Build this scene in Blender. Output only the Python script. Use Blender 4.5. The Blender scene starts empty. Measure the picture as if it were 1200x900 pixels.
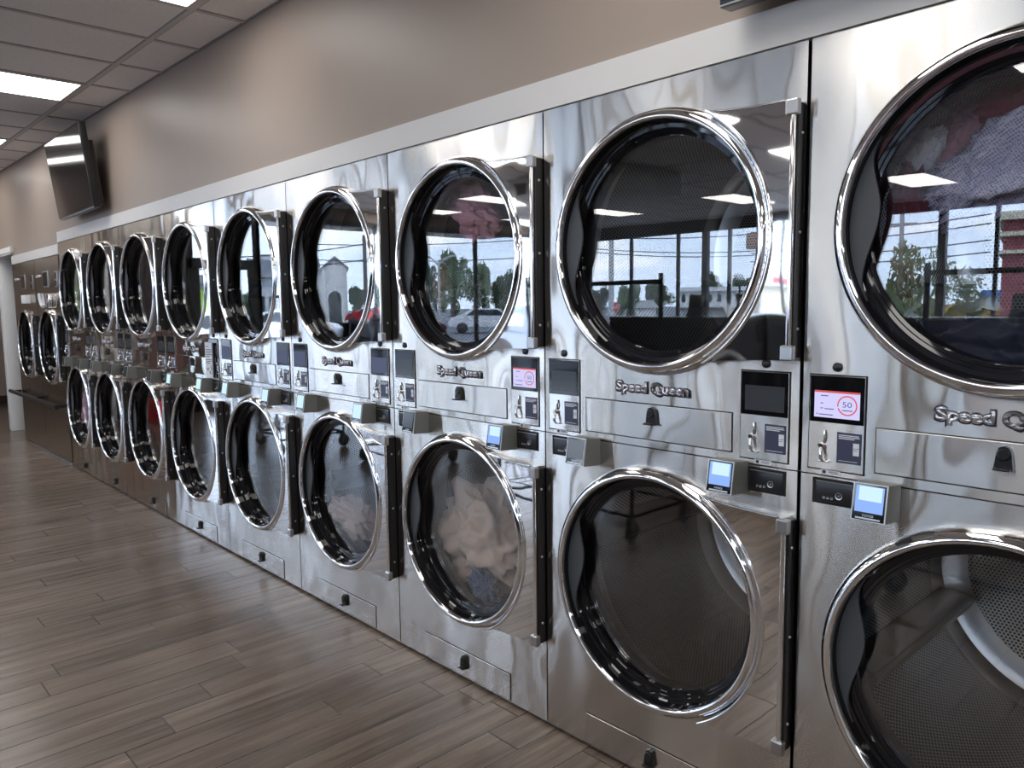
import bpy, bmesh, math, random
from math import sin, cos, pi, radians, sqrt
from mathutils import Vector, Matrix, noise

SC = bpy.context.scene
COL = SC.collection
random.seed(7)

# ---------------------------------------------------------------- helpers
def link(o, parent=None, loc=None, rot=None):
    COL.objects.link(o)
    if parent is not None:
        o.parent = parent
    if loc is not None:
        o.location = loc
    if rot is not None:
        o.rotation_euler = rot
    return o

def tag(o, label=None, cat=None, group=None, kind=None):
    if label: o['label'] = label
    if cat: o['category'] = cat
    if group: o['group'] = group
    if kind: o['kind'] = kind
    return o

def empty(name, loc=(0, 0, 0), rz=0.0, label=None, cat=None, group=None):
    e = bpy.data.objects.new(name, None)
    e.empty_display_size = 0.1
    link(e, None, loc, (0, 0, rz))
    return tag(e, label, cat, group)

def mesh_of(bm, name, smooth=None, mat=None):
    bmesh.ops.recalc_face_normals(bm, faces=bm.faces[:])
    me = bpy.data.meshes.new(name)
    bm.to_mesh(me)
    bm.free()
    if smooth is not None:
        me.shade_smooth()
        me.set_sharp_from_angle(angle=radians(smooth))
    if mat is not None:
        for m in (mat if isinstance(mat, (list, tuple)) else [mat]):
            me.materials.append(m)
    return me

def obj(name, me, parent=None, loc=(0, 0, 0), rot=None):
    return link(bpy.data.objects.new(name, me), parent, loc, rot)

def box(bm, x0, x1, y0, y1, z0, z1, bev=0.0, seg=2, mi=0):
    vs = [bm.verts.new((x, y, z)) for x in (x0, x1) for y in (y0, y1) for z in (z0, z1)]
    fs = [bm.faces.new([vs[i] for i in q]) for q in
          ((0, 1, 3, 2), (4, 6, 7, 5), (0, 4, 5, 1), (2, 3, 7, 6), (0, 2, 6, 4), (1, 5, 7, 3))]
    for f in fs: f.material_index = mi
    if bev > 0:
        es = list({e for f in fs for e in f.edges})
        r = bmesh.ops.bevel(bm, geom=es, offset=bev, segments=seg, profile=.5, affect='EDGES')
        for f in r['faces']: f.material_index = mi
    return vs

def prism_xz(bm, pts, y0, y1, mi=0):
    """closed outline in xz extruded from y0 to y1"""
    a = [bm.verts.new((x, y0, z)) for x, z in pts]
    b = [bm.verts.new((x, y1, z)) for x, z in pts]
    n = len(pts)
    fs = [bm.faces.new(a), bm.faces.new(b[::-1])]
    for i in range(n):
        fs.append(bm.faces.new((a[i], a[(i + 1) % n], b[(i + 1) % n], b[i])))
    for f in fs: f.material_index = mi
    return fs

def lathe_y(bm, prof, n=96, cx=0.0, cz=0.0, mi=0, closed=False):
    """revolve (radius, y) profile about the y axis"""
    rings = []
    for r, y in prof:
        if r < 1e-6:
            rings.append([bm.verts.new((cx, y, cz))])
        else:
            rings.append([bm.verts.new((cx + r * cos(2 * pi * i / n), y, cz + r * sin(2 * pi * i / n))) for i in range(n)])
    m = len(rings)
    for k in range(m if closed else m - 1):
        A, B = rings[k], rings[(k + 1) % m]
        for i in range(n):
            j = (i + 1) % n
            if len(A) == 1 and len(B) == 1: continue
            if len(A) == 1: f = bm.faces.new((A[0], B[j], B[i]))
            elif len(B) == 1: f = bm.faces.new((A[i], A[j], B[0]))
            else: f = bm.faces.new((A[i], A[j], B[j], B[i]))
            f.material_index = mi

def lathe_z(bm, prof, n=24, cx=0.0, cy=0.0, mi=0):
    rings = []
    for r, z in prof:
        if r < 1e-6: rings.append([bm.verts.new((cx, cy, z))])
        else: rings.append([bm.verts.new((cx + r * cos(2 * pi * i / n), cy + r * sin(2 * pi * i / n), z)) for i in range(n)])
    for A, B in zip(rings, rings[1:]):
        for i in range(n):
            j = (i + 1) % n
            if len(A) == 1: f = bm.faces.new((A[0], B[i], B[j]))
            elif len(B) == 1: f = bm.faces.new((A[i], A[j], B[0]))
            else: f = bm.faces.new((A[i], A[j], B[j], B[i]))
            f.material_index = mi

def tube(bm, path, r, n=10, mi=0, cap=True):
    pts = [Vector(p) for p in path]
    rings = []
    up = None
    for k, p in enumerate(pts):
        t = (pts[min(k + 1, len(pts) - 1)] - pts[max(k - 1, 0)]).normalized()
        if up is None:
            up = t.orthogonal().normalized()
        up = (up - t * up.dot(t)).normalized()
        s = t.cross(up)
        rr = r[k] if isinstance(r, (list, tuple)) else r
        rings.append([bm.verts.new(p + rr * (cos(2 * pi * i / n) * up + sin(2 * pi * i / n) * s)) for i in range(n)])
    for A, B in zip(rings, rings[1:]):
        for i in range(n):
            f = bm.faces.new((A[i], A[(i + 1) % n], B[(i + 1) % n], B[i]))
            f.material_index = mi
    if cap:
        bm.faces.new(rings[0][::-1]).material_index = mi
        bm.faces.new(rings[-1]).material_index = mi

def B():
    return bmesh.new()

def boxmesh(name, dims, mat, bev=0.0, smooth=None):
    bm = B(); box(bm, *dims, bev=bev)
    return mesh_of(bm, name, smooth, mat)

# ---------------------------------------------------------------- materials
def newmat(name):
    m = bpy.data.materials.new(name)
    m.use_nodes = True
    nt = m.node_tree
    nt.nodes.clear()
    out = nt.nodes.new('ShaderNodeOutputMaterial')
    return m, nt, out

def N(nt, typ, **kw):
    n = nt.nodes.new(typ)
    for k, v in kw.items():
        if k == 'op': n.operation = v
        elif hasattr(n, k): setattr(n, k, v)
    return n

def setin(n, **kw):
    for k, v in kw.items():
        n.inputs[k.replace('_', ' ')].default_value = v
    return n

def mth(nt, op, a, b=None, c=None):
    n = nt.nodes.new('ShaderNodeMath'); n.operation = op
    for i, v in enumerate((a, b, c)):
        if v is None: continue
        if isinstance(v, (int, float)): n.inputs[i].default_value = v
        else: nt.links.new(v, n.inputs[i])
    return n.outputs[0]

def rgba(c): return (c[0], c[1], c[2], 1.0)

def pbr(name, col, rough=.5, metal=0.0, spec=.5, coat=0.0, aniso=0.0, bump=None, var=0.0, varscale=8.0, sheen=0.0):
    """principled material with a little procedural variation"""
    m, nt, out = newmat(name)
    p = nt.nodes.new('ShaderNodeBsdfPrincipled')
    p.inputs['Base Color'].default_value = rgba(col)
    p.inputs['Roughness'].default_value = rough
    p.inputs['Metallic'].default_value = metal
    p.inputs['Specular IOR Level'].default_value = spec
    p.inputs['Coat Weight'].default_value = coat
    if aniso:
        p.inputs['Anisotropic'].default_value = aniso
        cx = nt.nodes.new('ShaderNodeCombineXYZ'); cx.inputs[2].default_value = 1.0
        nt.links.new(cx.outputs[0], p.inputs['Tangent'])
    if sheen: p.inputs['Sheen Weight'].default_value = sheen
    tc = nt.nodes.new('ShaderNodeTexCoord')
    if var:
        nz = nt.nodes.new('ShaderNodeTexNoise'); nz.inputs['Scale'].default_value = varscale; nz.inputs['Detail'].default_value = 4
        nt.links.new(tc.outputs['Object'], nz.inputs['Vector'])
        mx = nt.nodes.new('ShaderNodeMix'); mx.data_type = 'RGBA'
        nt.links.new(nz.outputs['Fac'], mx.inputs[0])
        mx.inputs[6].default_value = rgba([c * (1 - var) for c in col])
        mx.inputs[7].default_value = rgba([min(1, c * (1 + var)) for c in col])
        nt.links.new(mx.outputs[2], p.inputs['Base Color'])
    if bump:
        sc, dist, strength, stretch = bump
        mp = nt.nodes.new('ShaderNodeMapping'); mp.inputs['Scale'].default_value = stretch
        nt.links.new(tc.outputs['Object'], mp.inputs[0])
        nz = nt.nodes.new('ShaderNodeTexNoise'); nz.inputs['Scale'].default_value = sc; nz.inputs['Detail'].default_value = 2
        nt.links.new(mp.outputs[0], nz.inputs['Vector'])
        b = nt.nodes.new('ShaderNodeBump'); b.inputs['Strength'].default_value = strength; b.inputs['Distance'].default_value = dist
        nt.links.new(nz.outputs['Fac'], b.inputs['Height'])
        nt.links.new(b.outputs[0], p.inputs['Normal'])
    nt.links.new(p.outputs[0], out.inputs[0])
    return m

def emit(name, col, strength):
    m, nt, out = newmat(name)
    e = nt.nodes.new('ShaderNodeEmission')
    e.inputs[0].default_value = rgba(col); e.inputs[1].default_value = strength
    nt.links.new(e.outputs[0], out.inputs[0])
    return m

def glassmat(name, tint, f0=.04, rough=0.0, power=5.0):
    """thin pane: clear transmission plus Schlick reflection, the same from both sides"""
    m, nt, out = newmat(name)
    g = nt.nodes.new('ShaderNodeNewGeometry')
    dp = nt.nodes.new('ShaderNodeVectorMath'); dp.operation = 'DOT_PRODUCT'
    nt.links.new(g.outputs['Incoming'], dp.inputs[0]); nt.links.new(g.outputs['Normal'], dp.inputs[1])
    c = mth(nt, 'ABSOLUTE', dp.outputs['Value'])
    k = mth(nt, 'POWER', mth(nt, 'SUBTRACT', 1.0, c), power)
    f = mth(nt, 'MULTIPLY_ADD', k, 1 - f0, f0)
    t = nt.nodes.new('ShaderNodeBsdfTransparent'); t.inputs[0].default_value = rgba(tint)
    gl = nt.nodes.new('ShaderNodeBsdfGlossy'); gl.inputs['Roughness'].default_value = rough
    mx = nt.nodes.new('ShaderNodeMixShader')
    nt.links.new(f, mx.inputs[0]); nt.links.new(t.outputs[0], mx.inputs[1]); nt.links.new(gl.outputs[0], mx.inputs[2])
    nt.links.new(mx.outputs[0], out.inputs[0])
    return m

def perforated(name, col, hole, pitch=.0115, rad=.30):
    """punched sheet steel: rows of round holes laid out on the sheet's own UVs"""
    m, nt, out = newmat(name)
    uv = nt.nodes.new('ShaderNodeUVMap')
    sp = nt.nodes.new('ShaderNodeSeparateXYZ'); nt.links.new(uv.outputs[0], sp.inputs[0])
    def cell(v, off, p):
        return mth(nt, 'SUBTRACT', mth(nt, 'FRACT', mth(nt, 'ADD', mth(nt, 'DIVIDE', v, p), off)), .5)
    def dist(off):
        a = cell(sp.outputs[0], off, pitch); b = mth(nt, 'MULTIPLY', cell(sp.outputs[1], off, pitch * 1.73), 1.73)
        return mth(nt, 'SQRT', mth(nt, 'ADD', mth(nt, 'MULTIPLY', a, a), mth(nt, 'MULTIPLY', b, b)))
    d = mth(nt, 'MINIMUM', dist(0.0), dist(.5))
    h = mth(nt, 'LESS_THAN', d, rad)
    p = nt.nodes.new('ShaderNodeBsdfPrincipled')
    p.inputs['Base Color'].default_value = rgba(col); p.inputs['Metallic'].default_value = 1; p.inputs['Roughness'].default_value = .28
    q = nt.nodes.new('ShaderNodeBsdfDiffuse'); q.inputs[0].default_value = rgba(hole)
    mx = nt.nodes.new('ShaderNodeMixShader')
    nt.links.new(h, mx.inputs[0]); nt.links.new(p.outputs[0], mx.inputs[1]); nt.links.new(q.outputs[0], mx.inputs[2])
    nt.links.new(mx.outputs[0], out.inputs[0])
    return m

def wood_floor():
    m, nt, out = newmat('wood_look_tile')
    tc = nt.nodes.new('ShaderNodeTexCoord')
    sp = nt.nodes.new('ShaderNodeSeparateXYZ'); nt.links.new(tc.outputs['Object'], sp.inputs[0])
    X, Y = sp.outputs[0], sp.outputs[1]
    W_, L_ = .1475, .897
    u = mth(nt, 'DIVIDE', mth(nt, 'ADD', X, 1.282), W_)
    row = mth(nt, 'FLOOR', u)
    wn = nt.nodes.new('ShaderNodeTexWhiteNoise'); wn.noise_dimensions = '1D'; nt.links.new(row, wn.inputs['W'])
    v = mth(nt, 'ADD', mth(nt, 'DIVIDE', Y, L_), mth(nt, 'MULTIPLY', wn.outputs['Value'], 7.0))
    cellv = mth(nt, 'FLOOR', v)
    fu, fv = mth(nt, 'FRACT', u), mth(nt, 'FRACT', v)
    du = mth(nt, 'MULTIPLY', mth(nt, 'MINIMUM', fu, mth(nt, 'SUBTRACT', 1.0, fu)), W_)
    dv = mth(nt, 'MULTIPLY', mth(nt, 'MINIMUM', fv, mth(nt, 'SUBTRACT', 1.0, fv)), L_)
    g = mth(nt, 'MINIMUM', du, dv)
    gr = nt.nodes.new('ShaderNodeMapRange'); gr.inputs['From Min'].default_value = .0013; gr.inputs['From Max'].default_value = .0032
    nt.links.new(g, gr.inputs['Value'])
    cv = nt.nodes.new('ShaderNodeCombineXYZ'); nt.links.new(row, cv.inputs[0]); nt.links.new(cellv, cv.inputs[1])
    w2 = nt.nodes.new('ShaderNodeTexWhiteNoise'); w2.noise_dimensions = '3D'; nt.links.new(cv.outputs[0], w2.inputs['Vector'])
    # grain: streaks along y, shifted per plank
    ad = nt.nodes.new('ShaderNodeVectorMath'); ad.operation = 'MULTIPLY_ADD'
    nt.links.new(w2.outputs['Color'], ad.inputs[0]); ad.inputs[1].default_value = (9, 9, 9); nt.links.new(tc.outputs['Object'], ad.inputs[2])
    def grain(sx, sy, sc, det, rgh=.6):
        mp = nt.nodes.new('ShaderNodeMapping'); mp.inputs['Scale'].default_value = (sx, sy, 1); nt.links.new(ad.outputs[0], mp.inputs[0])
        nz = nt.nodes.new('ShaderNodeTexNoise'); nz.inputs['Scale'].default_value = sc; nz.inputs['Detail'].default_value = det; nz.inputs['Roughness'].default_value = rgh
        nt.links.new(mp.outputs[0], nz.inputs['Vector'])
        return nz.outputs['Fac']
    n1 = grain(14, 1.1, 1.6, 5)
    n2 = grain(60, 2.2, 1.5, 4, .7)
    tone = mth(nt, 'ADD', mth(nt, 'MULTIPLY', n1, .75), mth(nt, 'ADD', mth(nt, 'MULTIPLY', n2, .35), mth(nt, 'ADD', mth(nt, 'MULTIPLY', w2.outputs['Value'], .13), .085)))
    cr = nt.nodes.new('ShaderNodeValToRGB')
    e = cr.color_ramp.elements
    e[0].position = .35; e[0].color = (.050, .037, .029, 1)
    e[1].position = .98; e[1].color = (.290, .230, .185, 1)
    k = cr.color_ramp.elements.new(.66); k.color = (.160, .125, .101, 1)
    nt.links.new(tone, cr.inputs[0])
    mx = nt.nodes.new('ShaderNodeMix'); mx.data_type = 'RGBA'
    nt.links.new(gr.outputs[0], mx.inputs[0]); mx.inputs[6].default_value = (.030, .025, .022, 1); nt.links.new(cr.outputs[0], mx.inputs[7])
    p = nt.nodes.new('ShaderNodeBsdfPrincipled')
    nt.links.new(mx.outputs[2], p.inputs['Base Color'])
    rr = mth(nt, 'MULTIPLY_ADD', n2, .18, .15)
    nt.links.new(rr, p.inputs['Roughness'])
    b = nt.nodes.new('ShaderNodeBump'); b.inputs['Strength'].default_value = .35; b.inputs['Distance'].default_value = .002
    hh = mth(nt, 'ADD', gr.outputs[0], mth(nt, 'MULTIPLY', n2, .25)); nt.links.new(hh, b.inputs['Height'])
    nt.links.new(b.outputs[0], p.inputs['Normal'])
    nt.links.new(p.outputs[0], out.inputs[0])
    return m

def ceiling_tile():
    m, nt, out = newmat('ceiling_tile')
    tc = nt.nodes.new('ShaderNodeTexCoord')
    nz = nt.nodes.new('ShaderNodeTexNoise'); nz.inputs['Scale'].default_value = 90; nz.inputs['Detail'].default_value = 3
    nt.links.new(tc.outputs['Object'], nz.inputs['Vector'])
    cr = nt.nodes.new('ShaderNodeValToRGB')
    cr.color_ramp.elements[0].position = .3; cr.color_ramp.elements[0].color = (.78, .75, .73, 1)
    cr.color_ramp.elements[1].position = .6; cr.color_ramp.elements[1].color = (.86, .83, .81, 1)
    nt.links.new(nz.outputs['Fac'], cr.inputs[0])
    p = nt.nodes.new('ShaderNodeBsdfPrincipled'); p.inputs['Roughness'].default_value = .9
    nt.links.new(cr.outputs[0], p.inputs['Base Color'])
    nt.links.new(p.outputs[0], out.inputs[0])
    return m

def steel_panel(name, rough, aniso, dist, col=(.66, .65, .635)):
    """brushed stainless sheet, slightly oil-canned so that reflections wander"""
    m, nt, out = newmat(name)
    tc = nt.nodes.new('ShaderNodeTexCoord')
    oi = nt.nodes.new('ShaderNodeObjectInfo')
    sh = nt.nodes.new('ShaderNodeVectorMath'); sh.operation = 'ADD'
    nt.links.new(tc.outputs['Object'], sh.inputs[0])
    cm = nt.nodes.new('ShaderNodeCombineXYZ'); nt.links.new(mth(nt, 'MULTIPLY', oi.outputs['Random'], 4.0), cm.inputs[0]); nt.links.new(mth(nt, 'MULTIPLY', oi.outputs['Random'], 2.3), cm.inputs[2])
    nt.links.new(cm.outputs[0], sh.inputs[1])
    p = nt.nodes.new('ShaderNodeBsdfAnisotropic'); p.distribution = 'BECKMANN'
    p.inputs['Color'].default_value = rgba(col); p.inputs['Roughness'].default_value = rough
    p.inputs['Anisotropy'].default_value = aniso
    cx = nt.nodes.new('ShaderNodeCombineXYZ'); cx.inputs[2].default_value = 1.0
    nt.links.new(cx.outputs[0], p.inputs['Tangent'])
    def wave(scale, stretch, dist_, prev=None):
        mp = nt.nodes.new('ShaderNodeMapping'); mp.inputs['Scale'].default_value = stretch; nt.links.new(sh.outputs[0], mp.inputs[0])
        nz = nt.nodes.new('ShaderNodeTexNoise'); nz.inputs['Scale'].default_value = scale; nz.inputs['Detail'].default_value = 1.0
        nt.links.new(mp.outputs[0], nz.inputs['Vector'])
        b = nt.nodes.new('ShaderNodeBump'); b.inputs['Strength'].default_value = 1; b.inputs['Distance'].default_value = dist_
        nt.links.new(nz.outputs['Fac'], b.inputs['Height'])
        if prev is not None: nt.links.new(prev, b.inputs['Normal'])
        return b.outputs[0]
    n = wave(4.0, (1, 1, .7), dist)
    nt.links.new(n, p.inputs['Normal'])
    nt.links.new(p.outputs[0], out.inputs[0])
    return m

M = {}
M['steel'] = steel_panel('stainless_front', .164, -.888, .0085, (.675, .650, .615))
M['steel_flat'] = steel_panel('stainless_drawer', .164, -.880, .0045, (.675, .652, .618))
M['mirror'] = pbr('polished_steel', (.80, .79, .78), .03, 1, bump=(4, .0012, 1, (1, 1, 1)))
M['chrome'] = pbr('chrome', (.82, .82, .83), .05, 1)
M['satin'] = pbr('satin_metal', (.50, .50, .51), .32, 1)
M['side'] = pbr('galvanized_side', (.30, .30, .31), .4, 1, var=.1)
M['black'] = pbr('black_plastic', (.012, .012, .013), .28)
M['gloss'] = pbr('gloss_black_liner', (.010, .010, .012), .03, spec=.5)
M['rubber'] = pbr('rubber_seal', (.010, .010, .011), .35)
M['cover'] = pbr('hinge_cover_grey', (.060, .064, .070), .5)
M['groove'] = pbr('dark_gap', (.010, .010, .010), .8)
M['glass'] = glassmat('door_glass', (.985, .988, .99), .100)
M['window'] = glassmat('window_glass', (.97, .98, .98), .03)
M['drumwall'] = perforated('perforated_drum', (.42, .415, .405), (.004, .004, .004))
M['drumsolid'] = pbr('drum_steel', (.60, .595, .585), .3, 1, var=.08)
M['bulkhead'] = pbr('drum_bulkhead', (.05, .05, .052), .4, 1)
M['lifter'] = pbr('lifter_steel', (.34, .335, .33), .3, 1)
M['screenblk'] = pbr('screen_glass_black', (.006, .006, .007), .06, spec=.7)
M['disp_off'] = pbr('display_dark', (.055, .06, .068), .12)
M['disp_dim'] = emit('display_dim', (.10, .12, .20), .9)
M['disp_lit'] = emit('display_lit', (.62, .60, .92), 1.0)
M['disp_blue'] = emit('display_blue', (.28, .45, .93), 1.0)
M['disp_pale'] = emit('display_pale', (.62, .85, .98), 1.0)
M['disp_red'] = emit('display_red', (.75, .10, .10), .9)
M['disp_text'] = emit('display_text', (.10, .12, .30), .8)
M['navy'] = pbr('navy_label', (.040, .047, .090), .45)
M['paper'] = pbr('white_paper', (.72, .73, .76), .6)
M['ink'] = pbr('black_ink', (.02, .02, .025), .6)
M['readergrey'] = pbr('reader_grey_plastic', (.15, .155, .148), .42, var=.06)
M['readeredge'] = pbr('reader_silver_edge', (.55, .55, .55), .3, .6)
M['vault'] = pbr('vault_dark_steel', (.055, .056, .060), .35, .8)
M['badge_dark'] = pbr('badge_dark', (.03, .03, .045), .35, .3)
M['badge'] = pbr('badge_silver', (.66, .66, .70), .25, .85)
M['floor'] = wood_floor()
M['wall'] = pbr('taupe_satin_paint', (.355, .292, .246), .42, spec=.35, bump=(2.2, .012, .5, (1, 1, 1)), var=.02, varscale=3)
M['wall2'] = pbr('brown_paint', (.085, .064, .057), .5)
M['strip'] = pbr('white_filler_panel', (.70, .69, .672), .38, var=.02)
M['white'] = pbr('white_paint', (.84, .84, .83), .4)
M['hallwall'] = pbr('hall_paint', (.55, .46, .42), .5)
M['base'] = pbr('dark_base', (.05, .04, .036), .5)
M['ceil'] = ceiling_tile()
M['tbar'] = pbr('ceiling_grid_white', (.55, .54, .53), .5)
M['tshade'] = pbr('ceiling_reveal_shade', (.30, .29, .285), .8)  # greyer colour standing in for shade at the tile edges
M['lamp'] = emit('lamp_diffuser', (1.0, .965, .93), 6.6)
M['frame'] = pbr('bronze_window_frame', (.045, .046, .048), .4, .3)
M['tv'] = pbr('tv_black', (.012, .012, .013), .3)
M['tvscr'] = pbr('tv_screen', (.006, .006, .008), .08, spec=.8)
M['blacksteel'] = pbr('black_machine', (.018, .018, .022), .3, .2)
M['darkpanel'] = pbr('dark_panel', (.03, .03, .034), .3, .6)
M['castor'] = pbr('castor_grey', (.06, .06, .065), .5)
M['basket'] = pbr('basket_blue', (.05, .10, .30), .45)
M['redplastic'] = pbr('red_plastic', (.55, .03, .04), .4)
M['greyplastic'] = pbr('grey_plastic', (.35, .36, .38), .45)

# ---------------------------------------------------------------- dimensions (metres)
W = .876                       # dryer pitch
T = 2.0434                     # dryer height
MID = 1.0193                   # seam between the two pockets
ZU, ZL = 1.600, .598           # door centres
HALF = W / 2 - .0028
END_X = -9.97                  # end wall
BACK_Y = -10.4                 # window wall opposite the dryers
RIGHT_X = 5.4
def ceilz(x): return 2.9 - .0149 * (x + 4.2)

# ---------------------------------------------------------------- room shell
def quadslab(name, pts_lo, th, mat):
    bm = B()
    a = [bm.verts.new(p) for p in pts_lo]
    b = [bm.verts.new((p[0], p[1], p[2] + th)) for p in pts_lo]
    bm.faces.new(a[::-1]); bm.faces.new(b)
    for i in range(4):
        bm.faces.new((a[i], a[(i + 1) % 4], b[(i + 1) % 4], b[i]))
    return mesh_of(bm, name, None, mat)

XL, XR, YB, YF = END_X, RIGHT_X, BACK_Y, .02
o = obj('floor', boxmesh('floor', (-13.5, XR + .2, YB - .15, 1.3, -.12, 0), M['floor'])); tag(o, kind='structure')
o = obj('ceiling', quadslab('ceiling', [(-13.5, YB - .15, ceilz(-13.5)), (XR + .2, YB - .15, ceilz(XR + .2)), (XR + .2, 1.3, ceilz(XR + .2)), (-13.5, 1.3, ceilz(-13.5))], .12, M['ceil'])); tag(o, kind='structure')

def front_wall():
    bm = B(); box(bm, END_X - .15, -9.025, .012, .16, 2.10, 3.0); box(bm, -9.025, -7.012, .012, .16, 1.944, 3.0); box(bm, -7.012, XR + .2, .012, .16, T + .003, 3.0)
    return bm
# dryer wall above the machines and its white filler panels
o = obj('wall_front', mesh_of(front_wall(), 'wall_front', None, M['wall'])); tag(o, kind='structure')
o = obj('wall_rear', boxmesh('wall_rear', (-13.5, XR + .2, 1.3, 1.42, 0, 3.0), M['wall2'])); tag(o, kind='structure')
bm = B(); box(bm, -7.006, 1.012 - .0012, -.006, .010, T + .003, 2.137); box(bm, 1.012 + .0012, XR, -.006, .010, T + .003, 2.137)
o = obj('trim_1', mesh_of(bm, 'filler', None, M['strip'])); tag(o, kind='structure')
o = obj('trim_2', boxmesh('filler2', (-9.02, -7.012, -.006, .010, 1.944, 2.033), M['strip'])); tag(o, kind='structure')

bm = B(); box(bm, END_X + .05, -9.025, -.012, .16, 2.055, 2.10, bev=.003); box(bm, END_X + .05, -8.95, -.022, .010, 2.075, 2.135, bev=.003)
o = obj('trim_6', mesh_of(bm, 'header', None, M['white'])); tag(o, kind='structure')
# right wall, never seen directly
o = obj('wall_right', boxmesh('wall_right', (XR, XR + .15, YB - .15, 1.3, 0, 3.0), M['wall'])); tag(o, kind='structure')

# end wall: doorway, brown pier, glazing
def wall_piece(name, *d, mat='wall'):
    o = obj(name, boxmesh(name, d, M[mat])); tag(o, kind='structure'); return o
GL0 = -2.16                     # glazing starts
bm = B()
box(bm, END_X - .13, END_X, .16, 1.3, 0, 3.0)
box(bm, END_X - .13, END_X, -1.02, .16, 2.09, 3.0)
box(bm, END_X - .13, END_X, YB, GL0, 2.80, 3.0)
o = obj('wall_left', mesh_of(bm, 'wall_left', None, M['wall'])); tag(o, kind='structure')
o = obj('wall_pier', boxmesh('wall_pier', (END_X - .13, END_X, GL0, -1.02, 0, 3.0), M['wall2'])); tag(o, kind='structure')
# door casing (white) around the doorway
bm = B()
box(bm, END_X - .14, END_X + .03, .035, .165, 0, 2.075, bev=.004)
box(bm, END_X - .14, END_X + .03, -1.15, -1.02, 0, 2.075, bev=.004)
box(bm, END_X - .14, END_X + .045, -1.17, .205, 2.075, 2.185, bev=.004)
o = obj('trim_3', mesh_of(bm, 'casing', 40, M['white'])); tag(o, kind='structure')
hall_fill = empty('ceiling_light', (-11.7, -.6, ceilz(-11.7)), 0, 'added unseen light panel brightening the hall behind the white door casing', 'ceiling light')  # added fill panel, out of view, to brighten the dark hall
obj('frame', boxmesh('hlf', (-.31, .31, -.62, .62, -.006, -.001), M['tbar']), hall_fill); obj('diffuser', boxmesh('hld', (-.275, .275, -.58, .58, -.0075, -.0055), M['lamp']), hall_fill)
# back hall behind the doorway
wall_piece('wall_hall', -13.5, -13.38, -3.0, 1.3, 0, 3.0, mat='hallwall')
wall_piece('wall_hall_side', -13.4, END_X - .13, -2.3, -2.2, 0, 3.0, mat='wall')
o = obj('baseboard_hall', boxmesh('bb', (-13.38, -13.36, -2.2, 1.3, 0, .12), M['base'], .003)); tag(o, kind='structure')
o = obj('baseboard_left', boxmesh('bb2', (END_X, END_X + .015, GL0, -1.17, 0, .11), M['base'], .003)); tag(o, kind='structure')

# glazing of the end wall
def glazing(name, frame_boxes, panes):
    bm = B()
    for b_ in frame_boxes: box(bm, *b_, bev=.004, seg=1)
    o = obj(name, mesh_of(bm, name, 40, M['frame'])); tag(o, kind='structure')
    for p_ in panes:
        q = obj('pane', boxmesh('pane', p_, M['window']), o)
    return o
fx0, fx1 = END_X - .05, END_X + .02
ys = [-3.19, -5.30, -7.36, -9.0]
fr = []
for y in ys: fr.append((fx0, fx1, y - .03, y + .03, 0, 2.80))
fr += [(fx0, fx1, YB, -3.16, 2.72, 2.80), (fx0, fx1, YB, -3.16, 0, .10)]
panes = []
edges = [-3.16] + [y for y in ys[1:]] + [YB]
for a, b_ in zip(edges, edges[1:]): panes.append((END_X - .004, END_X + .004, b_ + .03, a - .03, .10, 2.72))
glazing('window_1', fr, panes)
# glass entrance door in the end wall
fr = [(fx0, fx1, GL0 - .07, GL0, 0, 2.80), (fx0, fx1, -3.22, GL0, 2.72, 2.80), (fx0, fx1, -3.22, GL0, 2.0, 2.13),
      (fx0, fx1, -3.22, -3.13, 0, 2.80), (fx0, fx1, -3.13, -3.04, 0, 2.0), (fx0, fx1, -2.32, GL0 - .07, 0, 2.0), (fx0, fx1, -3.13, GL0, 0, .16)]
d = glazing('door_1', fr, [(END_X - .004, END_X + .004, -3.04, -2.32, .16, 2.0), (END_X - .004, END_X + .004, -3.13, -2.23, 2.13, 2.72)])
# window wall opposite
bm = B()
box(bm, END_X - .13, XR + .15, YB - .13, YB, 2.80, 3.0)
box(bm, END_X - .13, XR + .15, YB - .13, YB, 0, .35)
box(bm, END_X - .13, END_X + .05, YB - .13, YB, .35, 2.80)
o = obj('wall_back', mesh_of(bm, 'wall_back', None, M['wall2'])); tag(o, kind='structure')
xs = [-8.80, -7.69, -6.60, -5.5, -4.4, -3.3, -2.43, -1.33, -.23, .87, 1.97, 3.07, 4.17]
xs = [x for x in xs if abs(x + 3.3) > .01]
thick = [-7.09, -3.12]
fr = []
for x in xs: fr.append((x - .025, x + .025, YB - .06, YB + .01, .35, 2.80))
for x in thick: fr.append((x - .055, x + .055, YB - .07, YB + .03, .35, 2.80))
fr += [(END_X, XR, YB - .09, YB + .04, 2.73, 2.80), (END_X, XR, YB - .09, YB + .04, .35, .43)]
px = sorted([END_X + .05] + xs + thick + [XR])
panes = [(a + .03, b_ - .03, YB - .03, YB - .022, .43, 2.73) for a, b_ in zip(px, px[1:])]
glazing('window_2', fr, panes)

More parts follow.
